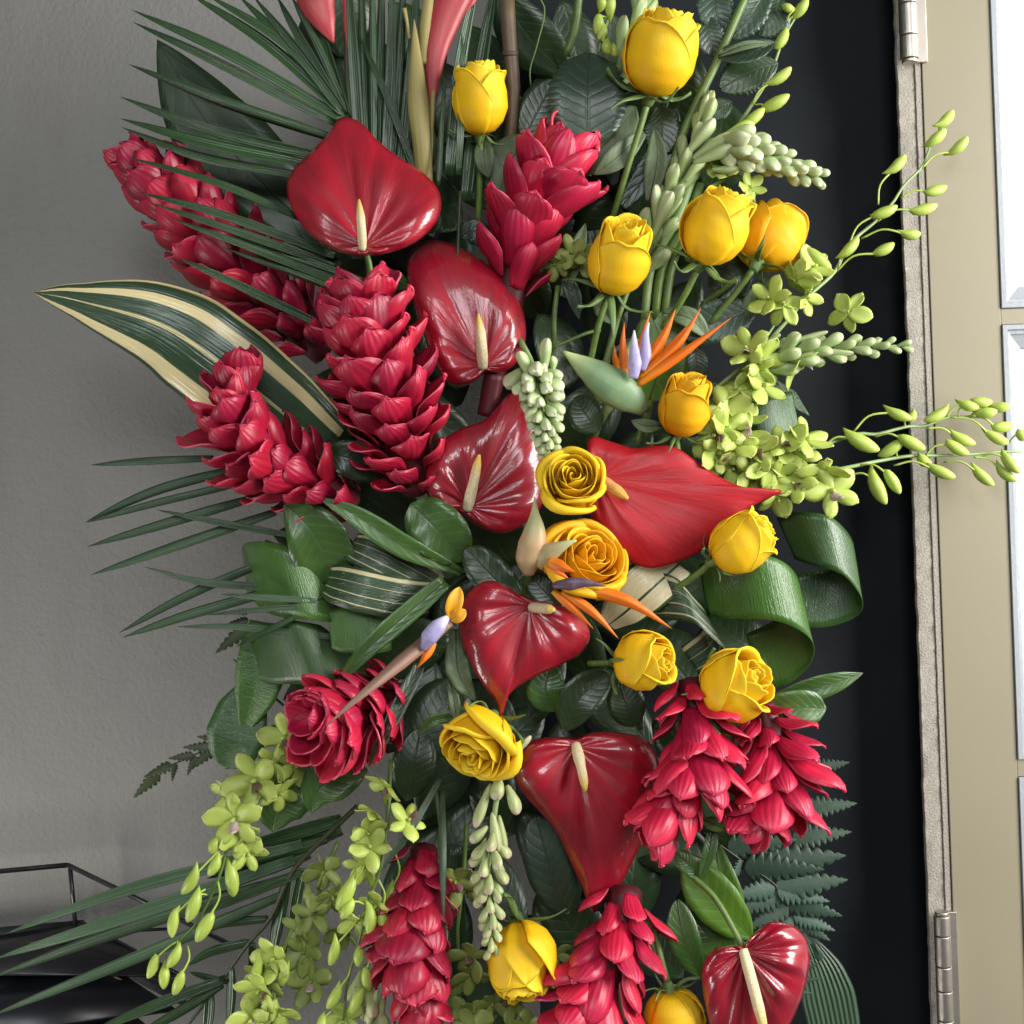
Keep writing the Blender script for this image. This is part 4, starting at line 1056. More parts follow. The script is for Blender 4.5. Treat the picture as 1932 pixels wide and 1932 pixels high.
leaf('narrow pointed green leaf crossing the middle left', [(598, 937, 96), (670, 972, 100), (760, 1030, 92), (870, 1080, 60)], 48, 'leaf_mid', 'lance', fold=.3)
leaf('narrow pale-tipped leaf pointing down to the left above the rosette ginger', zz(b3, (212, 1108, 120), (500, 800, 116), (1040, 330, 70)), 40, 'leaf_mid', 'blade', fold=.35)
leaf('narrow dark leaf hanging right of the rosette ginger', zz(b3, (458, 1738, 130), (590, 1480, 122), (850, 960, 80)), 30, 'leaf_dark', 'blade', fold=.35)
leaf('dark scalloped leaf above the lower red heart', zz(b2, (840, 1630, 104), (640, 1470, 100), (420, 1230, 80)), 74, 'leaf_dark', 'round', wave=.06)
leaf('dark leaf stub beside the lower bird of paradise', zz(b2, (1150, 1700, 104), (1010, 1560, 98), (900, 1420, 84)), 56, 'leaf_dark', 'ovate')
leaf('pale green spiky leaf left of the lower red heart', zz(b3, (1265, 1235, 92), (1140, 1010, 100), (1120, 690, 80)), 46, 'leaf_pale', 'lance', fold=.25, wave=.12)
leaf('pale narrow leaf above the open yellow rose', zz(b3, (1130, 1400, 96), (1110, 1240, 98), (1080, 1080, 88)), 22, 'leaf_pale', 'lance', fold=.3)
leaf('green pointed leaf right of the tip of the lower red heart', zz(b3, (1892, 1312, 60), (1800, 1150, 66), (1850, 950, 50)), 76, 'leaf_mid', 'ovate', fold=.2)
leaf('slim twisted leaf left of the open yellow rose', zz(b3, (828, 1492, 96), (960, 1380, 98), (1130, 1350, 84)), 22, 'leaf_mid', 'lance', fold=.4)
leaf('broad dark leaf left of the open yellow rose', zz(b3, (750, 1990, 20), (800, 1720, 34), (860, 1440, 20)), 84, 'leaf_dark', 'ovate')
leaf('dark leaf under the left half of the large lower red heart', zz(b7, (670, 1245, 10), (560, 950, 24), (470, 620, 10)), 92, 'leaf_blue', 'round')
leaf('bright green leaf lit from behind at the lower right', zz(b7, (1835, 1400, 16), (1620, 1180, 26), (1400, 900, 10)), 92, 'leaf_bright', 'ovate', fold=.2)
leaf('bright green leaf standing against the ferns', zz(b7, (1790, 1340, 8), (1650, 1050, 14), (1600, 800, 0)), 60, 'leaf_bright', 'lance', fold=.25)
leaf('mid green leaf left of the lowest red heart', zz(b7, (1515, 1650, 40), (1410, 1420, 46), (1360, 1150, 30)), 62, 'leaf_mid', 'ovate', fold=.2)
leaf('dark green leaf behind the stalk of the lowest red heart', zz(b7, (1760, 1520, -4), (1580, 1400, 4), (1440, 1230, -10)), 84, 'leaf_mid', 'ovate')
leaf('small curled green leaf under the hanging red ginger', zz(b7, (1506, 1035, 60), (1440, 940, 64), (1350, 850, 50)), 38, 'leaf_mid', 'ovate', fold=.3)
leaf('tiny bright leaf tip between the two hanging gingers', zz(b7, (1668, 708, 90), (1600, 680, 92), (1520, 650, 84)), 27, 'leaf_bright', 'ovate', fold=.2)
leaf('bent green leaf below the tiny bright leaf tip', zz(b7, (1500, 1020, 66), (1560, 860, 70), (1585, 720, 60)), 26, 'leaf_mid', 'blade', fold=.3)
leaf('large ribbed dark leaf in the lower right corner of the bouquet', zz(b8, (740, 1420, -90), (860, 1720, -80), (940, 2100, -80)), 104, 'ribbed', 'broad', rib=False, nv=13)
leaf('pointed dark green leaf reaching right against the black panel', zz(b4, (1892, 1083, 10), (1660, 1160, 20), (1350, 1240, 0)), 46, 'leaf_mid', 'lance', fold=.25)
leaf('broad green leaf beside the ruffled yellow rose on the right', zz(b4, (1678, 1292, 30), (1480, 1285, 40), (1220, 1320, 20)), 68, 'leaf_mid', [(0, 0), (.03, .35), (.12, .85), (.3, 1), (.6, .9), (1, .5)], fold=.22)
leaf('dark leaf under the ruffled yellow rose between the hanging gingers', zz(b4, (1225, 1530, 50), (1150, 1430, 56), (1080, 1330, 44)), 50, 'leaf_mid', 'ovate')
leaf('dark curled leaf below the side-facing yellow rose', zz(b4, (150, 1425, 70), (240, 1240, 80), (420, 1080, 60)), 78, 'leaf_dark', 'ovate', fold=.3)
leaf('dark leaf behind the top of the left hanging ginger', zz(b4, (560, 1400, 20), (520, 1280, 26), (480, 1140, 14)), 74, 'leaf_dark', 'ovate')
leaf('olive leaf with a long tip under the rosette ginger', zz(b6, (556, 492, 40), (600, 330, 46), (860, 100, 20)), 96, 'leaf_mid', 'broad', fold=.2)
leaf('dark leaf behind the orchids at the lower left', zz(b5, (1710, 725, -20), (1760, 560, -10), (1980, 380, -20)), 92, 'leaf_mid', 'ovate')
leaf('broad green leaf hanging down behind the left orchid blossoms', zz(b5, (1420, 330, -30), (1480, 140, -24), (1560, -200, -40)), 118, 'strap_dark', [(0, 0), (.05, .4), (.15, .7), (.4, 1), (.75, .8), (1, .3)], rib=False)
leaf('dark twisted leaf under the stem near the centre', zz(a7, (860, 1900, 20), (760, 1790, 24), (680, 1640, 10)), 70, 'leaf_dark', 'ovate')
leaf('narrow bluish leaf beside the upper bird of paradise base', zz(a7, (1090, 1820, 60), (1200, 1860, 64), (1330, 1860, 50)), 26, 'leaf_pale', 'lance', fold=.3)
leaf('dark round leaf in front of the left ginger pair', zz(a6, (470, 1690, 60), (700, 1720, 70), (960, 1860, 40)), 72, 'leaf_dark', 'ovate')
leaf('bluish leaf behind the neck of the upright ginger', zz(a2, (1350, 1790, -20), (1450, 1740, -14), (1550, 1850, -20)), 50, 'leaf_blue', 'ovate')
leaf('grey-green leaf stub behind the largest red heart', zz(a2, (1090, 1760, -10), (1150, 1700, -8), (1180, 1600, -10)), 24, 'leaf_pale', 'ovate', rib=False)
leaf('dark leaf hiding behind the two top red hearts', zz(a6, (880, 420, 20), (1000, 370, 26), (1150, 430, 10)), 40, 'leaf_mid', 'ovate')
leaf('slim sepal-like leaf below the cluster of tuberose stems', zz(a7, (960, 1100, 20), (880, 950, 26), (900, 850, 14)), 40, 'leaf_pale', 'lance', fold=.3)

# rolled and looped strap leaves
def loop_leaf(label, pts, W, cross, mat='strap', prof='strap', nu=44, nv=9, cup=0.0, name='rolled_leaf', rimless=True):
    org = pw(pts[0])
    o = world_grid(name, ribbon_pts(pts, W, prof=prof, cross=cross, nu=nu, nv=nv, cup=cup, wave=.025, seed=len(label)), [MAT[mat]], None, org, thick=1.6 * U1)
    return tag(o, label, 'leaf', 'rolled strap leaves')
loop_leaf('broad bright green strap leaf looped back under the rose on the right', zz(b4, (960, 600, 20), (1150, 585, 70), (1330, 585, 92), (1480, 640, 80), (1555, 730, 40), (1530, 850, -6), (1420, 960, -30), (1250, 1020, -40)), 128, lambda t: (.16 + .1 * t, 1, .05))
loop_leaf('dark green strap leaf loop farthest right against the black panel', zz(b4, (1440, 300, -40), (1600, 310, 0), (1740, 350, 8), (1850, 470, -20), (1840, 570, -60), (1700, 640, -80), (1500, 660, -80)), 116, lambda t: (.42 - .5 * t, 1, .1), 'strap_dark')
loop_leaf('dark leaf piece with a pale shine above the right-hand orchids', zz(a8, (400, 880, -40), (500, 880, -20), (600, 870, -20), (700, 830, -50)), 84, lambda t: (.2, 1, .2), 'strap_dark')
loop_leaf('dark leaf tip behind the orchids over the black panel', zz(a8, (560, 700, -80), (640, 740, -76), (740, 800, -80)), 60, lambda t: (.6, 1, 0), 'strap_dark')
loop_leaf('glossy green leaf rolled over beside the left palm blades', zz(b1, (1060, 860, -60), (1110, 880, 0), (1220, 905, 50), (1370, 930, 72), (1540, 960, 50), (1680, 1000, -20)), 150, lambda t: (.14 + .3 * t, 1, .06), 'strap', prof=[(0, .55), (.15, .8), (.4, 1), (.7, .95), (1, .5)])
loop_leaf('second glossy rolled leaf below the first one on the left', zz(b1, (1090, 1420, -30), (1180, 1400, 10), (1320, 1370, 46), (1460, 1370, 60), (1600, 1380, 34), (1720, 1390, -20)), 130, lambda t: (.1 + .4 * t, 1, .05), 'strap_dark', prof=[(0, .4), (.2, .8), (.5, 1), (.8, .9), (1, .5)])
loop_leaf('folded olive-green leaf corner between the rolled leaves and the lower red heart', zz(b3, (170, 700, 56), (330, 690, 74), (500, 690, 70), (620, 690, 40)), 92, lambda t: (.12, 1, .15), 'strap')
leaf('drooping green strap leaf below the rolled leaves on the left', zz(b1, (1040, 1890, -34), (1120, 1640, -10), (1170, 1400, -14), (1200, 1180, -40)), 96, 'strap', 'broad', rib=False, fold=.15, nv=9)
loop_leaf('folded dark leaf with thin cream lines at the left of centre', zz(b3, (150, 330, 60), (260, 360, 82), (450, 410, 90), (700, 460, 70), (950, 470, 30)), 84, lambda t: (-.35, 1, .2), 'varieg_dark', name='striped_leaf')
loop_leaf('upper fold of the cream-lined leaf at the left of centre', zz(b3, (330, 60, 50), (480, 120, 62), (700, 230, 60), (980, 380, 30)), 72, lambda t: (-.6, 1, .3), 'varieg_dark', name='striped_leaf')
loop_leaf('cream leaf with a green streak beside the ragged yellow rose', zz(b4, (400, 800, 20), (520, 690, 44), (640, 580, 54), (800, 440, 40)), 98, lambda t: (1, .75, 0), 'varieg_cream', prof=[(0, .4), (.2, .8), (.5, 1), (.8, 1), (1, .8)], name='striped_leaf')
loop_leaf('dark looped leaf with white pinstripes left of the big green loop', zz(b4, (600, 660, 10), (720, 640, 40), (850, 660, 58), (960, 760, 52), (1040, 860, 30), (1020, 960, 0), (900, 1040, -10)), 100, lambda t: (.35 + .3 * t, 1, .1), 'varieg_dark', name='striped_leaf')

# ---- free stems
def free_stem(label, pts, r, mat='stem', nodes=()):
    org = pw(pts[0])
    t = thing('flower_stem', label, 'stem', org, 'bare stems')
    tube('stalk', pts, r, MAT[mat], t, org, n=8)
    for p in nodes:
        tube('node', [(p[0], p[1] - 4, p[2]), (p[0], p[1] + 4, p[2])], [p[3], p[3]], MAT[mat], t, org, n=10, ns=3)
    return t
free_stem('thick green rose stem running down from the top edge at the right', [(1412, -20, 4), (1352, 117, 0), (1293, 240, -10), (1262, 330, -20), (1200, 480, -40)], [8, 8, 7], 'stem')
free_stem('brown jointed cane standing left of the dark heart-shaped leaf', zz(a3, (150, -40, -20), (180, 400, -20), (200, 800, -30), (100, 1700, -60)), [15, 13, 12], 'cane', [a3(180, 400, -20) + (16,)])
free_stem('green stem in the upper middle right of the cane', zz(a3, (700, -60, -30), (670, 200, -40), (600, 420, -50)), [8, 8], 'stem', )
free_stem('slim green stem beside the middle red heart', zz(a7, (540, 800, 0), (510, 1050, 0), (510, 1250, -10), (480, 1600, -30)), [5, 6], 'stem')
free_stem('thin horizontal tendril above the pale tuberose', zz(a7, (500, 1270, 6), (640, 1210, 8), (760, 1160, 8), (860, 1140, 0)), [3, 3.5], 'stem')
free_stem('green stem right of the upper bird of paradise', zz(a8, (380, 110, -10), (320, 170, -12), (200, 260, -30)), [6, 6], 'stem')
free_stem('pale green stalk behind the upper bird of paradise spathe', zz(a7, (1130, 1200, -30), (900, 1560, -30), (700, 1900, -50)), [9, 10], 'stem_pale')
free_stem('grey-green stalk below the upper bird of paradise', zz(a7, (980, 1640, -10), (860, 1800, -10), (780, 1990, -30)), [10, 10], 'stem_pale')
for k, (q0, q1, lab) in enumerate([((1560, 1330), (1250, 1990), 'leftmost'), ((1620, 1380), (1330, 1990), 'second'), ((1560, 1500), (1400, 1990), 'rightmost')]):
    free_stem('%s of the three smooth green stems left of the side-lit yellow rose' % lab, zz(a3, (q0[0], q0[1], -10 - 8 * k), ((q0[0] + q1[0]) / 2 + 30, (q0[1] + q1[1]) / 2, -6 - 8 * k), (q1[0], q1[1], -20 - 8 * k), (q1[0] - 60, q1[1] + 420, -50)), [8, 9, 8], 'stem_pale' if k == 0 else 'stem')
free_stem('brown twisting stem beside the middle red heart', zz(a6, (1160, 760, 30), (1230, 950, 30), (1300, 1200, 20), (1350, 1500, 0)), [7, 7], 'cane')
free_stem('dark purple stalk below the second red heart', zz(a6, (1800, 1080, 30), (1770, 1250, 24), (1740, 1400, 20)), [20, 18], 'ginger_core')
free_stem('thin curling tendril at the top middle', zz(a3, (400, -20, 0), (440, 90, 0), (380, 350, 0), (330, 520, 0), (335, 650, -10)), [1.6, 1.4], 'stem')
free_stem('green stem hanging beside the lowest roses', zz(b7, (1180, 1380, 30), (1230, 1520, 34), (1300, 1660, 40)), [7, 7], 'stem')

# ---- heliconias along the top edge
def helic(label, lobes, sheaths):
    org = pw(lobes[0][0][-1])
    t = thing('heliconia', label, 'heliconia', org, 'pink heliconias')
    for (pts, rad) in lobes: world_grid('bract', tube_pts(pts, rad, n=12, flat=.45, ns=22), [MAT['helic']], t, org, closed=True, caps=True)
    for (pts, rad) in sheaths: world_grid('sheath', tube_pts(pts, rad, n=12, flat=.5, ns=22), [MAT['tan']], t, org, closed=True, caps=True)
    return t
helic('pink heliconia bract hanging behind the palm at the top left', [(zz(a2, (240, -160, 0), (268, 20, 6), (330, 180, 6), (394, 325, 0)), [44, 36, 22, 2]), (zz(a2, (490, -100, -4), (500, 200, -2), (515, 490, -6)), [9, 8, 2])], [])
helic('pink heliconia bud wrapped in tan sheaths at the top middle', [(zz(a2, (1330, -100, 16), (1230, 150, 20), (1160, 420, 20), (1130, 800, 10)), [36, 29, 18, 6]), (zz(a2, (1480, -100, 10), (1400, 30, 12), (1340, 130, 14)), [14, 12, 3])],
      [(zz(a2, (1000, 145, 24), (1010, 350, 28), (1030, 750, 26), (1060, 1100, 20), (1080, 1420, 0)), [1, 12, 21, 18, 16]), (zz(a2, (1115, -60, 22), (1090, 200, 24), (1075, 480, 20)), [10, 12, 8]), (zz(a2, (925, 60, 20), (945, 160, 22), (965, 290, 22)), [4, 3, 3]), (zz(a2, (1150, 600, 16), (1130, 900, 14), (1100, 1300, 0)), [4, 6, 8])])

# ---- anthuriums
anthurium('largest red heart-shaped flower, point upward, upper left of centre', (688, 466), [(700, 482), (672, 482), (630, 470), (585, 440), (555, 400), (542, 355), (556, 318), (590, 285), (622, 250), (638, 226), (652, 222), (680, 232), (712, 266), (750, 296), (795, 325), (826, 358), (831, 395), (815, 428), (780, 458), (735, 476)],
          [(684, 470), (677, 376)], 86, grad=(.05, .22), dome=22, vamp=2.6, stem=[(697, 500, 70), (700, 530, 60), (702, 560, 40)], seed=2, roll=20)
anthurium('red heart-shaped flower just right of and below the largest one', (914, 690), [(914, 702), (890, 722), (862, 728), (835, 710), (815, 675), (800, 630), (780, 570), (769, 520), (772, 485), (795, 458), (830, 455), (868, 468), (905, 490), (945, 522), (978, 565), (991, 615), (986, 660), (968, 690), (942, 702)],
          [(911, 694), (902, 592)], 60, grad=(-.10, .12), dome=34, vamp=2.2, seed=4, roll=22, tipback=.5, sr=(11, 10.5, 7))
anthurium('dark red heart-shaped flower in the middle with its point behind the pale tuberose', (884, 956), [(876, 972), (850, 962), (820, 948), (805, 915), (808, 878), (830, 838), (868, 810), (912, 795), (938, 770), (960, 745), (1000, 738), (1024, 770), (1034, 840), (1034, 900), (1022, 955), (990, 988), (950, 1005), (918, 1000), (892, 985)],
          [(881, 962), (904, 858)], 62, grad=(-.16, -.04), dome=30, vamp=3.2, veins=9, seed=6, roll=18, sr=(11, 9.5, 8))
anthurium('bright scarlet flower seen flat, pointing right, behind the round yellow rose', (1126, 902), [(1112, 900), (1108, 860), (1116, 826), (1150, 833), (1195, 846), (1240, 841), (1275, 845), (1315, 872), (1360, 902), (1410, 922), (1475, 926), (1438, 944), (1400, 968), (1365, 1005), (1318, 1042), (1270, 1062), (1225, 1071), (1180, 1055), (1145, 1025), (1118, 980), (1106, 935)],
          [(1122, 900), (1184, 940)], 74, grad=(.02, .05), dome=12, mat='anthurium_bright', spmat='spadix_orange', vamp=1.6, seed=8, roll=12, sr=(13, 12, 9))
anthurium('red heart-shaped flower with a curled point just above the open yellow rose', (1000, 1142), [(1005, 1132), (975, 1118), (945, 1100), (912, 1096), (882, 1120), (866, 1165), (872, 1210), (890, 1255), (915, 1295), (938, 1325), (945, 1352), (955, 1320), (972, 1298), (1010, 1275), (1055, 1255), (1095, 1232), (1112, 1198), (1095, 1165), (1062, 1146), (1030, 1136)],
          [(1001, 1146), (1046, 1150)], 112, grad=(-.02, .10), dome=34, vamp=2.6, seed=10, roll=20, sr=(10, 10, 9))
anthurium('large glossy red heart-shaped flower, point downward, behind the hanging ginger', (1086, 1408), [(1086, 1394), (1062, 1392), (1020, 1394), (985, 1412), (970, 1450), (980, 1485), (1008, 1520), (1045, 1562), (1074, 1620), (1098, 1672), (1118, 1720), (1142, 1702), (1172, 1665), (1200, 1610), (1228, 1550), (1245, 1490), (1240, 1430), (1215, 1395), (1165, 1383), (1115, 1384)],
          [(1086, 1404), (1105, 1492)], 84, grad=(-.16, -.02), dome=40, vamp=2.6, seed=12, roll=22, sr=(11, 9, 8))
anthurium('red heart-shaped flower at the bottom edge with a long white spike', (1404, 1794), [(1404, 1782), (1375, 1785), (1345, 1793), (1327, 1825), (1328, 1870), (1340, 1930), (1365, 1990), (1400, 2050), (1440, 2000), (1490, 1930), (1515, 1868), (1526, 1815), (1518, 1770), (1490, 1745), (1452, 1742), (1420, 1765)],
          [(1402, 1792), (1446, 1960)], 130, grad=(-.05, .02), dome=36, vamp=5.0, veins=10, seed=14, roll=18, sr=(11, 11, 9), stem=[(1385, 1755, 110), (1345, 1690, 80), (1290, 1640, 50)])

# ---- red gingers
ginger('shaded red ginger behind the palm blades at the upper left', [(620, 660, -90), (540, 590, -75), (440, 490, -62), (345, 390, -52), (272, 318, -45)], 70, 118, 60, 48, 22, seed=3, wide=.84)
ginger('upright red ginger between the small rosebud and the yellow roses', [(960, 560, 10), (985, 460, 25), (1015, 390, 36), (1042, 335, 36)], 36, 136, 44, 36, 30, pink=True, seed=5, wide=.92, jit=10, stem=[(930, 760, 0)], tipscale=.9, grow=.6)
ginger('largest red ginger, upright, left of the two middle red hearts', [(786, 915, 0), (770, 860, 44), (745, 780, 84), (712, 690, 108), (698, 605, 112)], 74, 118, 62, 50, 32, seed=7, tipscale=1.05, wide=.88, jit=10)
ginger('red ginger bent upward in front of the striped leaf', [(660, 960, 10), (580, 905, 40), (500, 862, 84), (452, 800, 116), (450, 742, 122)], 64, 106, 58, 50, 26, seed=9, tipscale=.85, wide=.88, jit=10)
ginger('red ginger opening toward the viewer like a rosette at the lower left', [(760, 1310, 30), (690, 1340, 80), (640, 1358, 130), (612, 1352, 165)], 50, 116, 42, 64, 30, seed=11, tipscale=.6, pink=True, wide=1.15)
ginger('red ginger hanging in front of the large lower red heart', [(1300, 1285, 70), (1318, 1390, 105), (1306, 1450, 126), (1270, 1512, 132)], 52, 120, 42, 52, 24, pink=True, seed=13, tipscale=1.0, grow=.55, wide=.84, jit=13)
ginger('red ginger hanging at the far right against the black panel', [(1440, 1330, 30), (1462, 1420, 60), (1460, 1470, 74), (1444, 1508, 76)], 46, 118, 42, 60, 30, pink=True, seed=15, tipscale=.95, grow=.55, wide=.84, jit=13)
ginger('red ginger drooping in the lower left half with a dark upper stalk', [(800, 1600, 10), (795, 1675, 46), (780, 1760, 80), (790, 1860, 90)], 50, 112, 44, 42, 20, seed=17, tipscale=.95, grow=.45)
ginger('red ginger drooping at the bottom edge below the large red heart', [(1180, 1680, 50), (1170, 1760, 80), (1135, 1850, 100), (1085, 1960, 110), (1060, 2040, 110)], 62, 112, 54, 48, 24, seed=19, pink=True, grow=.6, wide=1.0, jit=12)

# ---- roses
rose('tallest yellow rose, at the top right of centre', (1226, 178, 40), (1262, 40), 138, 24, spin=.6, stem=[(1205, 250, 20), (1180, 330, 0), (1150, 430, -40)], sepal=(1.5, .75))
rose('small yellow rosebud behind a narrow blade near the top', (906, 254, 24), (905, 122), 104, 16, spin=2.2, stem=[(905, 350, 0), (900, 460, -30)], sepal=(1.9, .5))
rose('yellow rosebud left of the pair beside the upright ginger', (1150, 548, 60), (1180, 440), 116, 40, spin=1.2, stem=[(1130, 610, 40), (1110, 700, 0)], sepal=(1.9, .8), H=150)
rose('side-lit yellow rose in front of the darker rose at the upper right', (1322, 494, 70), (1376, 370), 126, 22, spin=.2, stem=[(1290, 560, 50), (1250, 620, 10)], sepal=(1.7, .9))
rose('darker yellow rose turned away at the far right of the pair', (1428, 496, 20), (1482, 400), 128, -20, mat='rose_deep', spin=1.4, stem=[(1390, 550, 10), (1340, 610, -10)], sepal=(1.7, .5), H=136)
rose('small orange-yellow rosebud right of the upper bird of paradise', (1278, 818, 60), (1296, 722), 98, 28, mat='rose_deep', spin=.9, stem=[(1280, 880, 40), (1275, 960, 0)], sepal=(2.0, .6), H=122)
rose('round yellow rose facing the viewer between the two middle red hearts', (1084, 926, 112), (1076, 886), 104, 68, kind='open', spin=.4, sepal=(1.5, .5), H=92)
rose('ragged orange-yellow rose behind the lower bird of paradise', (1090, 1082, 70), (1122, 1040), 136, 52, kind='open', mat='rose_deep', spin=1.1, sepal=(1.6, .4), H=92, loose=.12)
rose('yellow rosebud pointing right over the scarlet flower', (1348, 1056, 96), (1448, 990), 112, 16, spin=2.6, stem=[(1320, 1080, 80), (1260, 1120, 40)], sepal=(1.9, .5))
rose('yellow rosebud facing right in front of the striped loop', (1166, 1250, 110), (1250, 1240), 112, 34, spin=.3, stem=[(1110, 1252, 80)], sepal=(1.5, .6), H=112)
rose('ruffled yellow rose on the right above the hanging gingers', (1340, 1314, 90), (1422, 1262), 132, 34, spin=1.9, sepal=(1.4, .7), loose=.10, H=122, stem=[(1290, 1330, 60)])
rose('open yellow rose just below the point of the lower red heart', (926, 1358, 96), (890, 1414), 130, 44, kind='open', spin=.8, sepal=(1.6, .6), H=110, loose=.06)
rose('yellow rose with drooping outer petals near the bottom edge', (976, 1742, 60), (988, 1846), 134, 32, kind='bud', spin=1.5, sepal=(1.7, .7), H=140, loose=.12)
rose('yellow rosebud cut off by the bottom edge', (1262, 1868, 84), (1284, 1990), 112, -8, spin=.5, sepal=(1.8, .5), stem=[(1245, 1800, 70), (1232, 1740, 40)])

# ---- birds of paradise
paradise('upright bird of paradise with a green beak pointing left', zz(a7, (1190, 1750, 70), (1120, 1680, 84), (950, 1560, 92), (780, 1440, 92), (680, 1370, 90), (580, 1298, 88)), [12, 30, 38, 30, 17, 2], 'spathe_green',
         [(zz(a7, (1855, 1040, 116), (1500, 1300, 112), (1130, 1560, 96)), 26), (zz(a7, (1622, 968, 108), (1440, 1250, 106), (1150, 1510, 94)), 30), (zz(a7, (1430, 975, 96), (1330, 1200, 96), (1140, 1500, 88)), 34), (zz(a7, (1240, 995, 84), (1190, 1150, 88), (1120, 1420, 86)), 18),
          (zz(a7, (1040, 1080, 92), (1030, 1260, 96), (1050, 1500, 92)), 24), (zz(a7, (965, 1245, 96), (970, 1350, 98), (1000, 1470, 92)), 17), (zz(a7, (1540, 1080, 84), (1400, 1250, 86), (1160, 1500, 84)), 26)],
         [(zz(a7, (1110, 1500, 112), (1120, 1400, 118), (1115, 1260, 120), (1115, 1140, 118)), [9, 14, 8, 1.5], 'blue'), (zz(a7, (1170, 1440, 104), (1200, 1320, 110), (1200, 1190, 110), (1225, 1080, 106)), [8, 12, 8, 1.5], 'blue')],
         flat=.55, stem=zz(a7, (1190, 1740, 66), (1230, 1700, 50), (1150, 1990, 0)))
paradise('lower bird of paradise with orange blades pointing down to the right', zz(b2, (900, 1440, 120), (900, 1330, 130), (930, 1200, 138), (945, 1080, 140), (945, 970, 138), (945, 850, 134)), [10, 26, 28, 20, 8, 1], 'spathe_warm',
         [(zz(b2, (1985, 1850, 150), (1650, 1640, 168), (1300, 1540, 158)), 34), (zz(b2, (1580, 1925, 160), (1380, 1720, 166), (1150, 1560, 156)), 26), (zz(b2, (1390, 1850, 150), (1230, 1690, 158), (1080, 1560, 152)), 24), (zz(b2, (1250, 1420, 174), (1150, 1380, 172), (1040, 1340, 160)), 34), (zz(b2, (1210, 1480, 168), (1120, 1420, 168), (1030, 1390, 156)), 24)],
         [(zz(b2, (1080, 1520, 166), (1200, 1510, 176), (1330, 1500, 178), (1480, 1525, 176)), [6, 13, 8, 1.2], 'purple_dark')], flat=.7, stem=zz(b2, (900, 1430, 110), (880, 1520, 80), (860, 1700, 30)))
world_grid('collar', tube_pts(zz(b2, (960, 1330, 128), (1060, 1270, 146), (1180, 1210, 158), (1260, 1180, 160)), [22, 20, 10, 1.5], n=12, flat=.6, ns=18), [MAT['spathe_warm']], bpy.data.objects['bird_of_paradise.001'], pw(b2(960, 1330, 128)), closed=True, caps=True)
paradise('slender bird of paradise with a brown beak pointing down to the left', zz(b3, (1080, 640, 130), (930, 760, 146), (720, 930, 176), (480, 1130, 215), (300, 1280, 240), (160, 1410, 255)), [8, 14, 14, 10, 6, 1.2], 'spathe_brown',
         [(zz(b3, (770, 940, 150), (830, 830, 156), (900, 740, 150)), 20), (zz(b3, (830, 985, 160), (890, 900, 164), (960, 790, 156)), 24)],
         [(zz(b3, (870, 850, 168), (930, 740, 174), (1010, 650, 172), (1060, 600, 166)), [5, 17, 16, 5], 'blue')],
         petals=[(zz(b3, (1150, 370, 160), (1110, 500, 168), (1075, 610, 162)), 32), (zz(b3, (1198, 545, 164), (1140, 590, 166), (1080, 620, 160)), 26)], flat=.6)

# ---- tuberoses
tuberose('tuberose spike pointing right below the tallest rose', [(1345, 262, 20), (1400, 280, 34), (1470, 304, 40), (1545, 334, 40)], 44, 66, 32, 9, 27, 20, 'tuberose', stem=[(1165, 600, -20), (1220, 450, -10), (1290, 320, 6)],
         extra=[(a3(1280, 1730, 20), a3(1260, 1420, 34), 20), (a3(1260, 1800, 26), a3(1370, 1470, 44), 26), (a3(1500, 1370, 16), a3(1620, 1200, 34), 20), (a3(1590, 930, 6), a3(1680, 730, 14), 18), (a3(1480, 1200, 20), a3(1720, 930, 32), 26), (a3(1560, 1200, 24), a3(1840, 1030, 44), 28), (a3(1560, 1230, 34), a3(1870, 1130, 52), 26), (a3(1700, 1280, 26), a3(1900, 1300, 34), 20), (a3(1680, 1130, 10), a3(1900, 1180, 20), 20)], seed=3, fat=.98)
tuberose('pale tuberose spike hanging in front of the middle red heart', [(1005, 690, 100), (1022, 760, 118), (1035, 850, 122)], 58, 50, 26, 14, 54, 30, 'tuberose', stem=[(980, 640, 40)],
         extra=[(a7(440, 1460, 124), a7(435, 1215, 136), 25), (a7(330, 1500, 124), a7(260, 1305, 134), 24), (a7(500, 1450, 112), a7(510, 1340, 116), 18), (a7(400, 1450, 130), a7(440, 1440, 150), 22)], seed=5, fat=1.2)
tuberose('slim tuberose spike pointing right over the black panel in the middle right', [(1440, 690, 10), (1500, 668, 24), (1600, 656, 30), (1708, 652, 30)], 30, 62, 24, 6, 26, 22, 'tuberose_green', stem=[(1340, 800, -20)],
         extra=[(a8(540, 510, 26), a8(860, 420, 34), 15), (a8(560, 500, 20), a8(890, 470, 30), 16), (a8(720, 510, 36), a8(1000, 530, 42), 15), (a8(520, 490, 20), a8(610, 420, 24), 12)], seed=7, fat=1.0)
tuberose('creamy tuberose spike hanging under the open yellow rose', [(930, 1560, 112), (922, 1640, 120), (926, 1720, 124), (928, 1792, 124)], 40, 46, 26, 10, 42, 26, 'tuberose_warm', stem=[(946, 1440, 90), (938, 1500, 104)],
         extra=[(b7(190, 420, 104), b7(85, 680, 112), 22), (b7(230, 360, 100), b7(245, 500, 122), 28), (b7(290, 430, 98), b7(370, 590, 112), 26), (b7(200, 600, 110), b7(225, 830, 124), 24), (b7(240, 620, 108), b7(285, 860, 116), 20), (b7(160, 760, 112), b7(95, 910, 120), 16), (b7(150, 800, 112), b7(140, 980, 122), 17), (b7(280, 300, 96), b7(430, 120, 96), 14)], seed=9, fat=1.1)
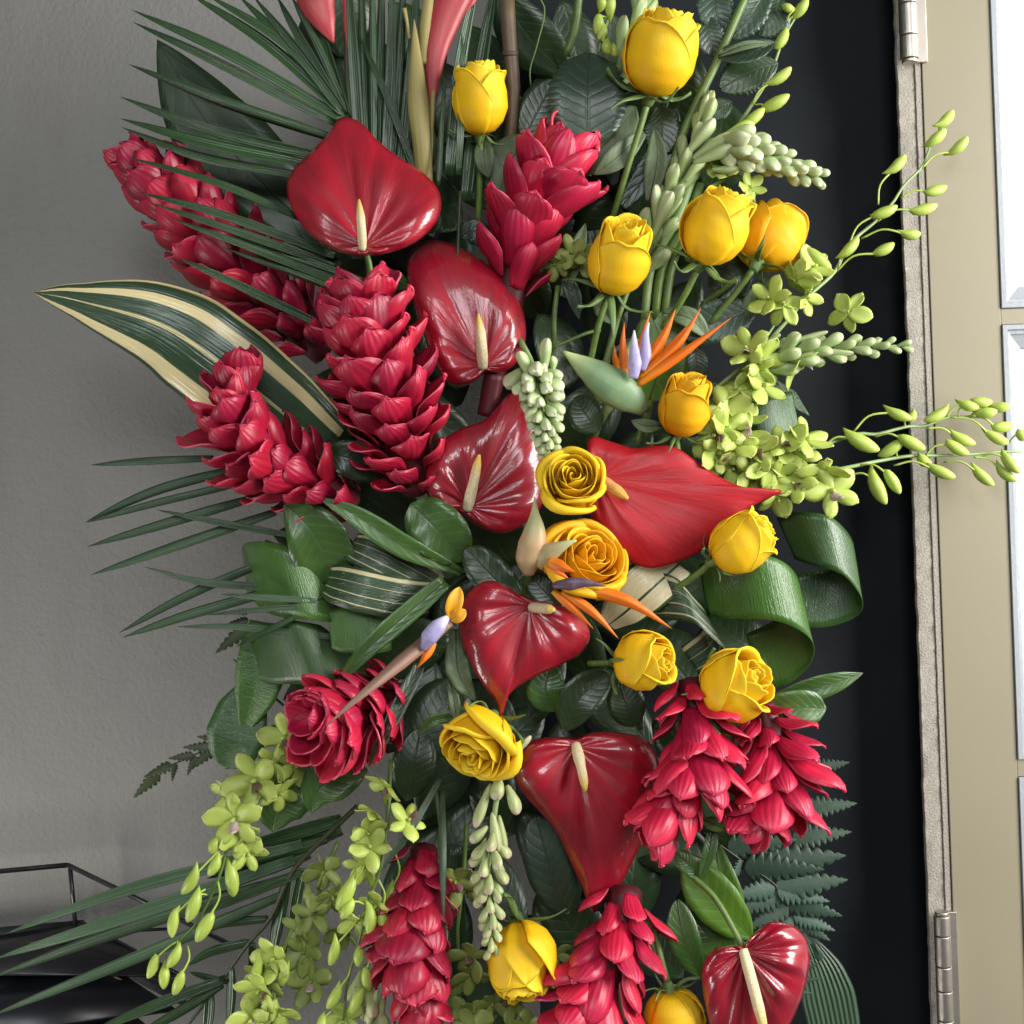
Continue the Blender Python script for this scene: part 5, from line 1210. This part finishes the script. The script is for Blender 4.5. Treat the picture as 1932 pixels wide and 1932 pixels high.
tuberose('few slim tuberose buds at the bottom edge left of the drooping ginger', [(690, 1820, 40), (700, 1880, 60), (705, 1960, 66)], 8, 60, 40, 6, 26, 16, 'tuberose_warm', extra=[(b6(940, 1680, 70), b6(840, 1900, 80), 16), (b6(1010, 1690, 74), b6(950, 1930, 84), 22), (b6(1060, 1700, 60), b6(1000, 2000, 66), 22)], seed=11)

# ---- green orchids
def B(z, *rows): return [(z(*r[0]), z(*r[1]), z(*r[2])) for r in rows]
spray('orchid spray with buds rising to the upper right across the hinge', zz(a4, (300, 2180, 20), (560, 1880, 10), (740, 1710, -10), (830, 1540, -30), (1000, 1390, -50), (1110, 1270, -60), (1180, 1160, -70), (1290, 1050, -80), (1340, 930, -86), (1420, 800, -90)),
      B(a4, ((1015, 1285), (1105, 1070), (1192, 968)), ((830, 1540), (1000, 1355), (1134, 1298)), ((1000, 1400), (1252, 1330), (1392, 1285)), ((910, 1500), (1185, 1475), (1294, 1462)), ((750, 1710), (1010, 1590), (1116, 1530)), ((770, 1650), (800, 1600), (892, 1490)),
        ((1290, 1060), (1490, 955), (1576, 862)), ((1160, 1245), (1330, 1210), (1458, 1165)), ((1335, 935), (1345, 900), (1440, 815)), ((1400, 830), (1415, 780), (1494, 688)), ((640, 1790), (690, 1680), (560, 1560))),
      [(a8(640, 265, 36), 49, (.2, .3, -.8), .1, None), (a8(700, 130, 30), 47, (.6, -.5, -.3), .8, None), (a8(985, 300, 10), 47, (.5, .1, -.8), .5, None), (a8(800, 60, 30), 44, (.3, -.3, .8), 1.6, None), (a8(760, 220, 24), 40, (.6, .3, .5), 2.4, None), (a8(560, 230, 30), 44, (-.5, -.2, .6), .9, None)])
spray('orchid buds rising along the top right beside the rose leaves', zz(a4, (60, 930, 10), (130, 800, 4), (220, 660, -4), (330, 480, -20), (420, 240, -30), (520, 60, -40), (580, -80, -44)),
      B(a4, ((220, 670), (360, 515), (468, 425)), ((240, 660), (310, 680), (450, 608)), ((140, 810), (190, 780), (300, 680)), ((90, 870), (110, 830), (250, 750)), ((390, 300), (385, 290), (440, 180)), ((430, 165), (500, 95), (565, 0)), ((440, 150), (470, 60), (410, 30)), ((120, 850), (60, 900), (10, 980))))
spray('upper of the two orchid sprays of buds stretching right across the door', zz(a8, (560, 1100, 30), (690, 1060, 20), (850, 1020, 0), (1030, 960, -20), (1140, 960, -30), (1300, 920, -50), (1400, 915, -60), (1520, 870, -70), (1640, 865, -80), (1700, 835, -86), (1760, 812, -90)),
      B(a8, ((1015, 945), (1215, 840), (1325, 880)), ((1130, 975), (1280, 985), (1408, 1040)), ((860, 1020), (1000, 975), (1150, 1050)), ((1420, 910), (1500, 840), (1390, 890)), ((1510, 870), (1665, 785), (1768, 785)), ((1640, 865), (1690, 850), (1778, 838)), ((1700, 835), (1770, 818), (1852, 806)), ((1640, 870), (1780, 925), (1884, 908)),
        ((1410, 930), (1560, 970), (1668, 1015)), ((1530, 870), (1750, 965), (1856, 1010)), ((1850, 1010), (1905, 950), (1950, 990)), ((1290, 925), (1340, 850), (1300, 890)), ((1580, 868), (1600, 800), (1690, 815))),
      [(a8(640, 1020, 44), 51, (-.2, -.5, .6), .3, 0), (a8(760, 990, 40), 51, (.4, -.5, .5), 1.2, None), (a8(560, 1120, 52), 54, (-.2, .2, -.7), .6, 0)])
spray('lower of the two orchid sprays of buds stretching right across the door', zz(a8, (700, 1180, 30), (830, 1170, 10), (980, 1140, 0), (1150, 1105, -20), (1300, 1080, -40), (1470, 1075, -56), (1640, 1070, -66), (1800, 1055, -78), (1915, 1055, -84)),
      B(a8, ((1000, 1180), (1115, 1195), (1185, 1340)), ((1040, 1125), (1198, 1175), (1272, 1282)), ((1230, 1130), (1440, 1145), (1560, 1195)), ((1500, 1110), (1675, 1160), (1768, 1238)), ((1400, 1080), (1530, 1012), (1642, 1068)), ((1690, 1090), (1825, 1080), (1896, 1172)), ((1660, 1085), (1800, 1150), (1882, 1214)), ((1250, 1090), (1260, 1010), (1150, 1080)), ((1330, 1085), (1370, 1090), (1430, 1125))),
      [(a8(895, 1265, 50), 58, (.1, .0, 1), .4, 1), (a8(850, 1170, 46), 54, (.0, .5, .5), 2.6, None), (a8(690, 1230, 40), 49, (-.3, -.2, .6), 1.0, 0)])
spray('short orchid spray with green blossoms under the slim tuberose', zz(a8, (240, 740, 0), (360, 640, 10), (480, 530, 20), (600, 350, 20)), [],
      [(a8(440, 500, 40), 51, (-.4, -.2, .6), .2, 1), (a8(520, 560, 36), 49, (.4, .2, .8), 1.0, None), (a8(480, 620, 30), 47, (.0, .7, .6), 2.0, None), (a8(720, 580, 20), 49, (.4, .7, .3), 3.0, 1), (a8(400, 720, 30), 51, (.1, .4, -.7), .8, None), (a8(530, 700, 30), 47, (.3, -.3, .8), 1.5, None)])
spray('cluster of yellow-green orchid blossoms right of the orange-yellow rosebud', zz(a8, (260, 760, -10), (330, 860, 10), (400, 960, 20), (480, 1080, 30)), [],
      [(a8(330, 840, 36), 54, (.0, -.2, .9), .3, None), (a8(260, 960, 56), 54, (-.1, .3, .8), 1.1, 0), (a8(400, 980, 50), 58, (.0, -.4, .8), 2.2, 1), (a8(280, 1060, 46), 47, (.2, .2, .8), .8, 0), (a8(360, 1140, 30), 47, (.1, .4, .7), 1.9, None), (a8(330, 930, 60), 51, (.3, -.3, .8), 2.8, None), (a8(480, 1060, 50), 51, (-.2, .3, .8), 1.6, 0), (a8(420, 880, 20), 47, (.2, -.6, .6), .4, None), (a8(700, 1060, 36), 49, (.1, -.3, .8), 2.0, None), (a8(470, 1180, 34), 49, (.3, .3, .7), .9, None), (a8(600, 1300, 24), 51, (.2, .7, .4), 2.7, None), (a8(600, 1180, 40), 47, (.1, .3, .8), .2, None)])
spray('orchid spray with pale blossoms hanging at the far left below the fern', zz(b5, (1850, 180, 40), (1650, 480, 60), (1520, 660, 70), (1430, 830, 76), (1370, 1030, 78), (1240, 1290, 78), (1130, 1410, 78), (1090, 1480, 78)),
      B(b5, ((1420, 800), (1230, 990), (1140, 1120)), ((1370, 1030), (1320, 1265), (1232, 1420)), ((1290, 1085), (1100, 1235), (1090, 1378)), ((1540, 830), (1450, 960), (1465, 1140)), ((1110, 1415), (980, 1520), (938, 1636)), ((1130, 1420), (1120, 1470), (1052, 1580)), ((1120, 1400), (1035, 1590), (1035, 1708)), ((1180, 1440), (1140, 1630), (1085, 1758)), ((1300, 1120), (1240, 1130), (1180, 1290)), ((1400, 870), (1370, 900), (1310, 1000)), ((1420, 790), (1350, 780), (1330, 870))),
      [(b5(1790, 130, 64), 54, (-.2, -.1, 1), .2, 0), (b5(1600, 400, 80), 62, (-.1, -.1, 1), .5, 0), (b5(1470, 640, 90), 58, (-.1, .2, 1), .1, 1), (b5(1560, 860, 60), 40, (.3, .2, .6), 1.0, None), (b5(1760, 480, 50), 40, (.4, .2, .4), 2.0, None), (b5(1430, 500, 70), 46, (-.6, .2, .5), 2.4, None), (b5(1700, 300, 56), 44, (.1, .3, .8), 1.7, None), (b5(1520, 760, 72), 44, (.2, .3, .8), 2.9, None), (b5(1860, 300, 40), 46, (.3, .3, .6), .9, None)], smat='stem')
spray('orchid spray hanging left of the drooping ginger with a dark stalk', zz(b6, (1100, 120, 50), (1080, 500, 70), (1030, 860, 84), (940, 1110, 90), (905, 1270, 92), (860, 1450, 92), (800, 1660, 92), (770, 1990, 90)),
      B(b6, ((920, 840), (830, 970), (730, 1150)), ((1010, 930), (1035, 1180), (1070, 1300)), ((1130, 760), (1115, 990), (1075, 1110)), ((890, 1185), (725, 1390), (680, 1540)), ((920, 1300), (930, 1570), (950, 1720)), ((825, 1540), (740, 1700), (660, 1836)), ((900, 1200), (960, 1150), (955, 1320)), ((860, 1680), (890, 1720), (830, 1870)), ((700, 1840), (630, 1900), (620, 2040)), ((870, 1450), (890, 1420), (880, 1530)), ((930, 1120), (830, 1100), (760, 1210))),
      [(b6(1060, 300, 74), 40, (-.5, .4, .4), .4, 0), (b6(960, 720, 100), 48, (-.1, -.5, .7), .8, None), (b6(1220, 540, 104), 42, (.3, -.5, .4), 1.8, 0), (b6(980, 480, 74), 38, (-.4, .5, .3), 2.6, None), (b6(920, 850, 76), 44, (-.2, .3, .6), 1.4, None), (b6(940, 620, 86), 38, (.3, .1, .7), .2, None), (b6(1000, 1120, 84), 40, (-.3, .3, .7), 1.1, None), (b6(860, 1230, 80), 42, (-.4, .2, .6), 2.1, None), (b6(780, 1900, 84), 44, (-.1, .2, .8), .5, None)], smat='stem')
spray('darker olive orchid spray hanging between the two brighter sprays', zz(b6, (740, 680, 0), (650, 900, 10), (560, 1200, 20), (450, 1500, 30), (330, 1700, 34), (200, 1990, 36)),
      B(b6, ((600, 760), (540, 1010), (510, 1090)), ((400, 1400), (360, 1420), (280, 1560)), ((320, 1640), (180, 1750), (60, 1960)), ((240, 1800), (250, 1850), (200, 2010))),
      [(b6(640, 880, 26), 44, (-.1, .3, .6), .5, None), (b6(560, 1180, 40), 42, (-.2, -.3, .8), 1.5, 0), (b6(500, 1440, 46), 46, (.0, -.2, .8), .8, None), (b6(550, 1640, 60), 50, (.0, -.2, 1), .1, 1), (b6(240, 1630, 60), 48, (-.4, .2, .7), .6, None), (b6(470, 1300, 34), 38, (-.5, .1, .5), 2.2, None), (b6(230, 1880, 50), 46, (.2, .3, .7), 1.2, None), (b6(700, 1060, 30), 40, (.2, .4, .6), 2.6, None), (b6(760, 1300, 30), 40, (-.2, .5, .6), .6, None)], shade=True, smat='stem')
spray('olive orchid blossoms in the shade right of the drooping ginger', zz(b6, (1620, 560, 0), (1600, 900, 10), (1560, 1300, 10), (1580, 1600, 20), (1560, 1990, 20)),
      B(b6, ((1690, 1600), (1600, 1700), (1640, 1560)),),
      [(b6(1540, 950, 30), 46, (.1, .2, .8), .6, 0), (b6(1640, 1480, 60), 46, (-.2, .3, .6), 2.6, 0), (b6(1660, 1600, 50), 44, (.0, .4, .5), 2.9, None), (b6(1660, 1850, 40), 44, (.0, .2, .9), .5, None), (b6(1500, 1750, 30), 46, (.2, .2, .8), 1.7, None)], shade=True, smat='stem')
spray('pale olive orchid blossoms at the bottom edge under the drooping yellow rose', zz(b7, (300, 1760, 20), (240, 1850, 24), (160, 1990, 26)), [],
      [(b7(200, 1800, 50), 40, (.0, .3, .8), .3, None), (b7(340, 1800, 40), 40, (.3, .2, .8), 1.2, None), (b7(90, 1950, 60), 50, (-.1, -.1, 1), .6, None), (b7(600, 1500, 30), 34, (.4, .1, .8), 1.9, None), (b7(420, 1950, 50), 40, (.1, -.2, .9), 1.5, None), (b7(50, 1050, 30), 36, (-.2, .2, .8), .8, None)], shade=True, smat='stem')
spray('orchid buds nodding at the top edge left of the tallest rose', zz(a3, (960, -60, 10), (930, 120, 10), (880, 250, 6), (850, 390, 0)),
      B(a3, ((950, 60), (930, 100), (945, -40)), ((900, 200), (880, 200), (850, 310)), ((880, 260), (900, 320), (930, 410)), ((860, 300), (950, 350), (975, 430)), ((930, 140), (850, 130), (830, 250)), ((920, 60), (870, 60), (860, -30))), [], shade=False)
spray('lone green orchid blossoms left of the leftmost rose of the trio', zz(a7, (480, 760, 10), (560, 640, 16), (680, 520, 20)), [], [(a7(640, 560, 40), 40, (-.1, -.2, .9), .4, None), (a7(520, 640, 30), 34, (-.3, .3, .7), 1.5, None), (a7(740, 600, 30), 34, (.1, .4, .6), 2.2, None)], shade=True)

# ---- paler greenery filling the upper right between the roses
tuberose('upright tuberose stalk with long green buds between the rose stems at the upper right', [(1195, 520, -20), (1235, 430, -10), (1275, 350, 0), (1315, 262, 4), (1335, 215, 4)], 26, 74, 52, 8, 24, 14, 'tuberose_green', stem=[(1140, 700, -60), (1165, 600, -40)], seed=21, fat=.8, sr=7)
tuberose('tuberose stalk with closed buds at the top edge left of the tallest rose', [(1150, 170, -30), (1185, 80, -24), (1215, 0, -20), (1235, -60, -20)], 16, 80, 60, 8, 20, 12, 'tuberose_green', stem=[(1110, 330, -60)], seed=23, fat=.8, sr=7)
spray('olive orchid blossoms tucked behind the two right-hand roses', zz(a4, (-40, 1180, 0), (120, 1100, 6), (220, 1200, 10), (240, 1300, 10)), [], [(a4(210, 1180, 20), 34, (.3, -.2, .8), .5, None), (a4(60, 1060, 14), 36, (-.2, -.3, .8), 1.4, None), (a4(200, 1290, 16), 30, (.5, .1, .6), 2.2, None), (a4(-20, 1000, 10), 34, (.1, .2, .8), 2.0, None)])
for k, (p, q, r_, w, lab) in enumerate([((1105, 420), (1090, 470), (1062, 560), 34, 'pale curled leaf right of the upright ginger'), ((1340, 640), (1300, 600), (1250, 590), 40, 'pale sepal leaf under the side-lit rose'), ((1120, 330), (1160, 300), (1215, 250), 46, 'light green leaf across the stem of the tallest rose'),
                                        ((1235, 240), (1240, 300), (1225, 380), 44, 'soft green leaf between the rose stems'), ((1450, 520), (1430, 560), (1395, 600), 40, 'soft green leaf under the darker rose'), ((1340, 720), (1370, 760), (1350, 830), 44, 'light green leaf right of the orange-yellow rosebud')]):
    leaf(lab, [p + (6 - 5 * k,), q + (14 - 5 * k,), r_ + (0 - 5 * k,)], w, 'leaf_pale', 'lance', fold=.3, tilt=.2)

frond('few grey palm blades crossing in front of the rolled leaves on the left', zz(b1, (1560, 1000, 60), (1480, 1060, 66), (1400, 1100, 66)),
      [(zz(b1, (900, 1000, 70), (1150, 1020, 84), (1500, 1040, 70)), 13, 'palm_grey'), (zz(b1, (820, 1130, 66), (1100, 1100, 82), (1480, 1070, 68)), 12, 'palm_grey'), (zz(b1, (1000, 1330, 60), (1200, 1230, 78), (1450, 1100, 66)), 12)], r=(3, 2))

spray('bright orchid cascade reaching the bottom edge left of the slim tuberose buds', zz(b6, (420, 1280, 50), (330, 1500, 60), (220, 1740, 66), (100, 2000, 66)),
      B(b6, ((330, 1500), (380, 1560), (340, 1680)), ((260, 1650), (300, 1780), (290, 1900)), ((200, 1800), (100, 1880), (60, 1990)), ((300, 1560), (200, 1500), (160, 1640))),
      [(b6(300, 1480, 76), 46, (-.3, .0, .8), .4, None), (b6(200, 1700, 84), 50, (-.2, .2, .9), 1.3, 0), (b6(140, 1900, 88), 50, (.0, .1, .9), .2, 1), (b6(330, 1860, 78), 44, (.3, .3, .7), 2.0, None)], smat='stem')
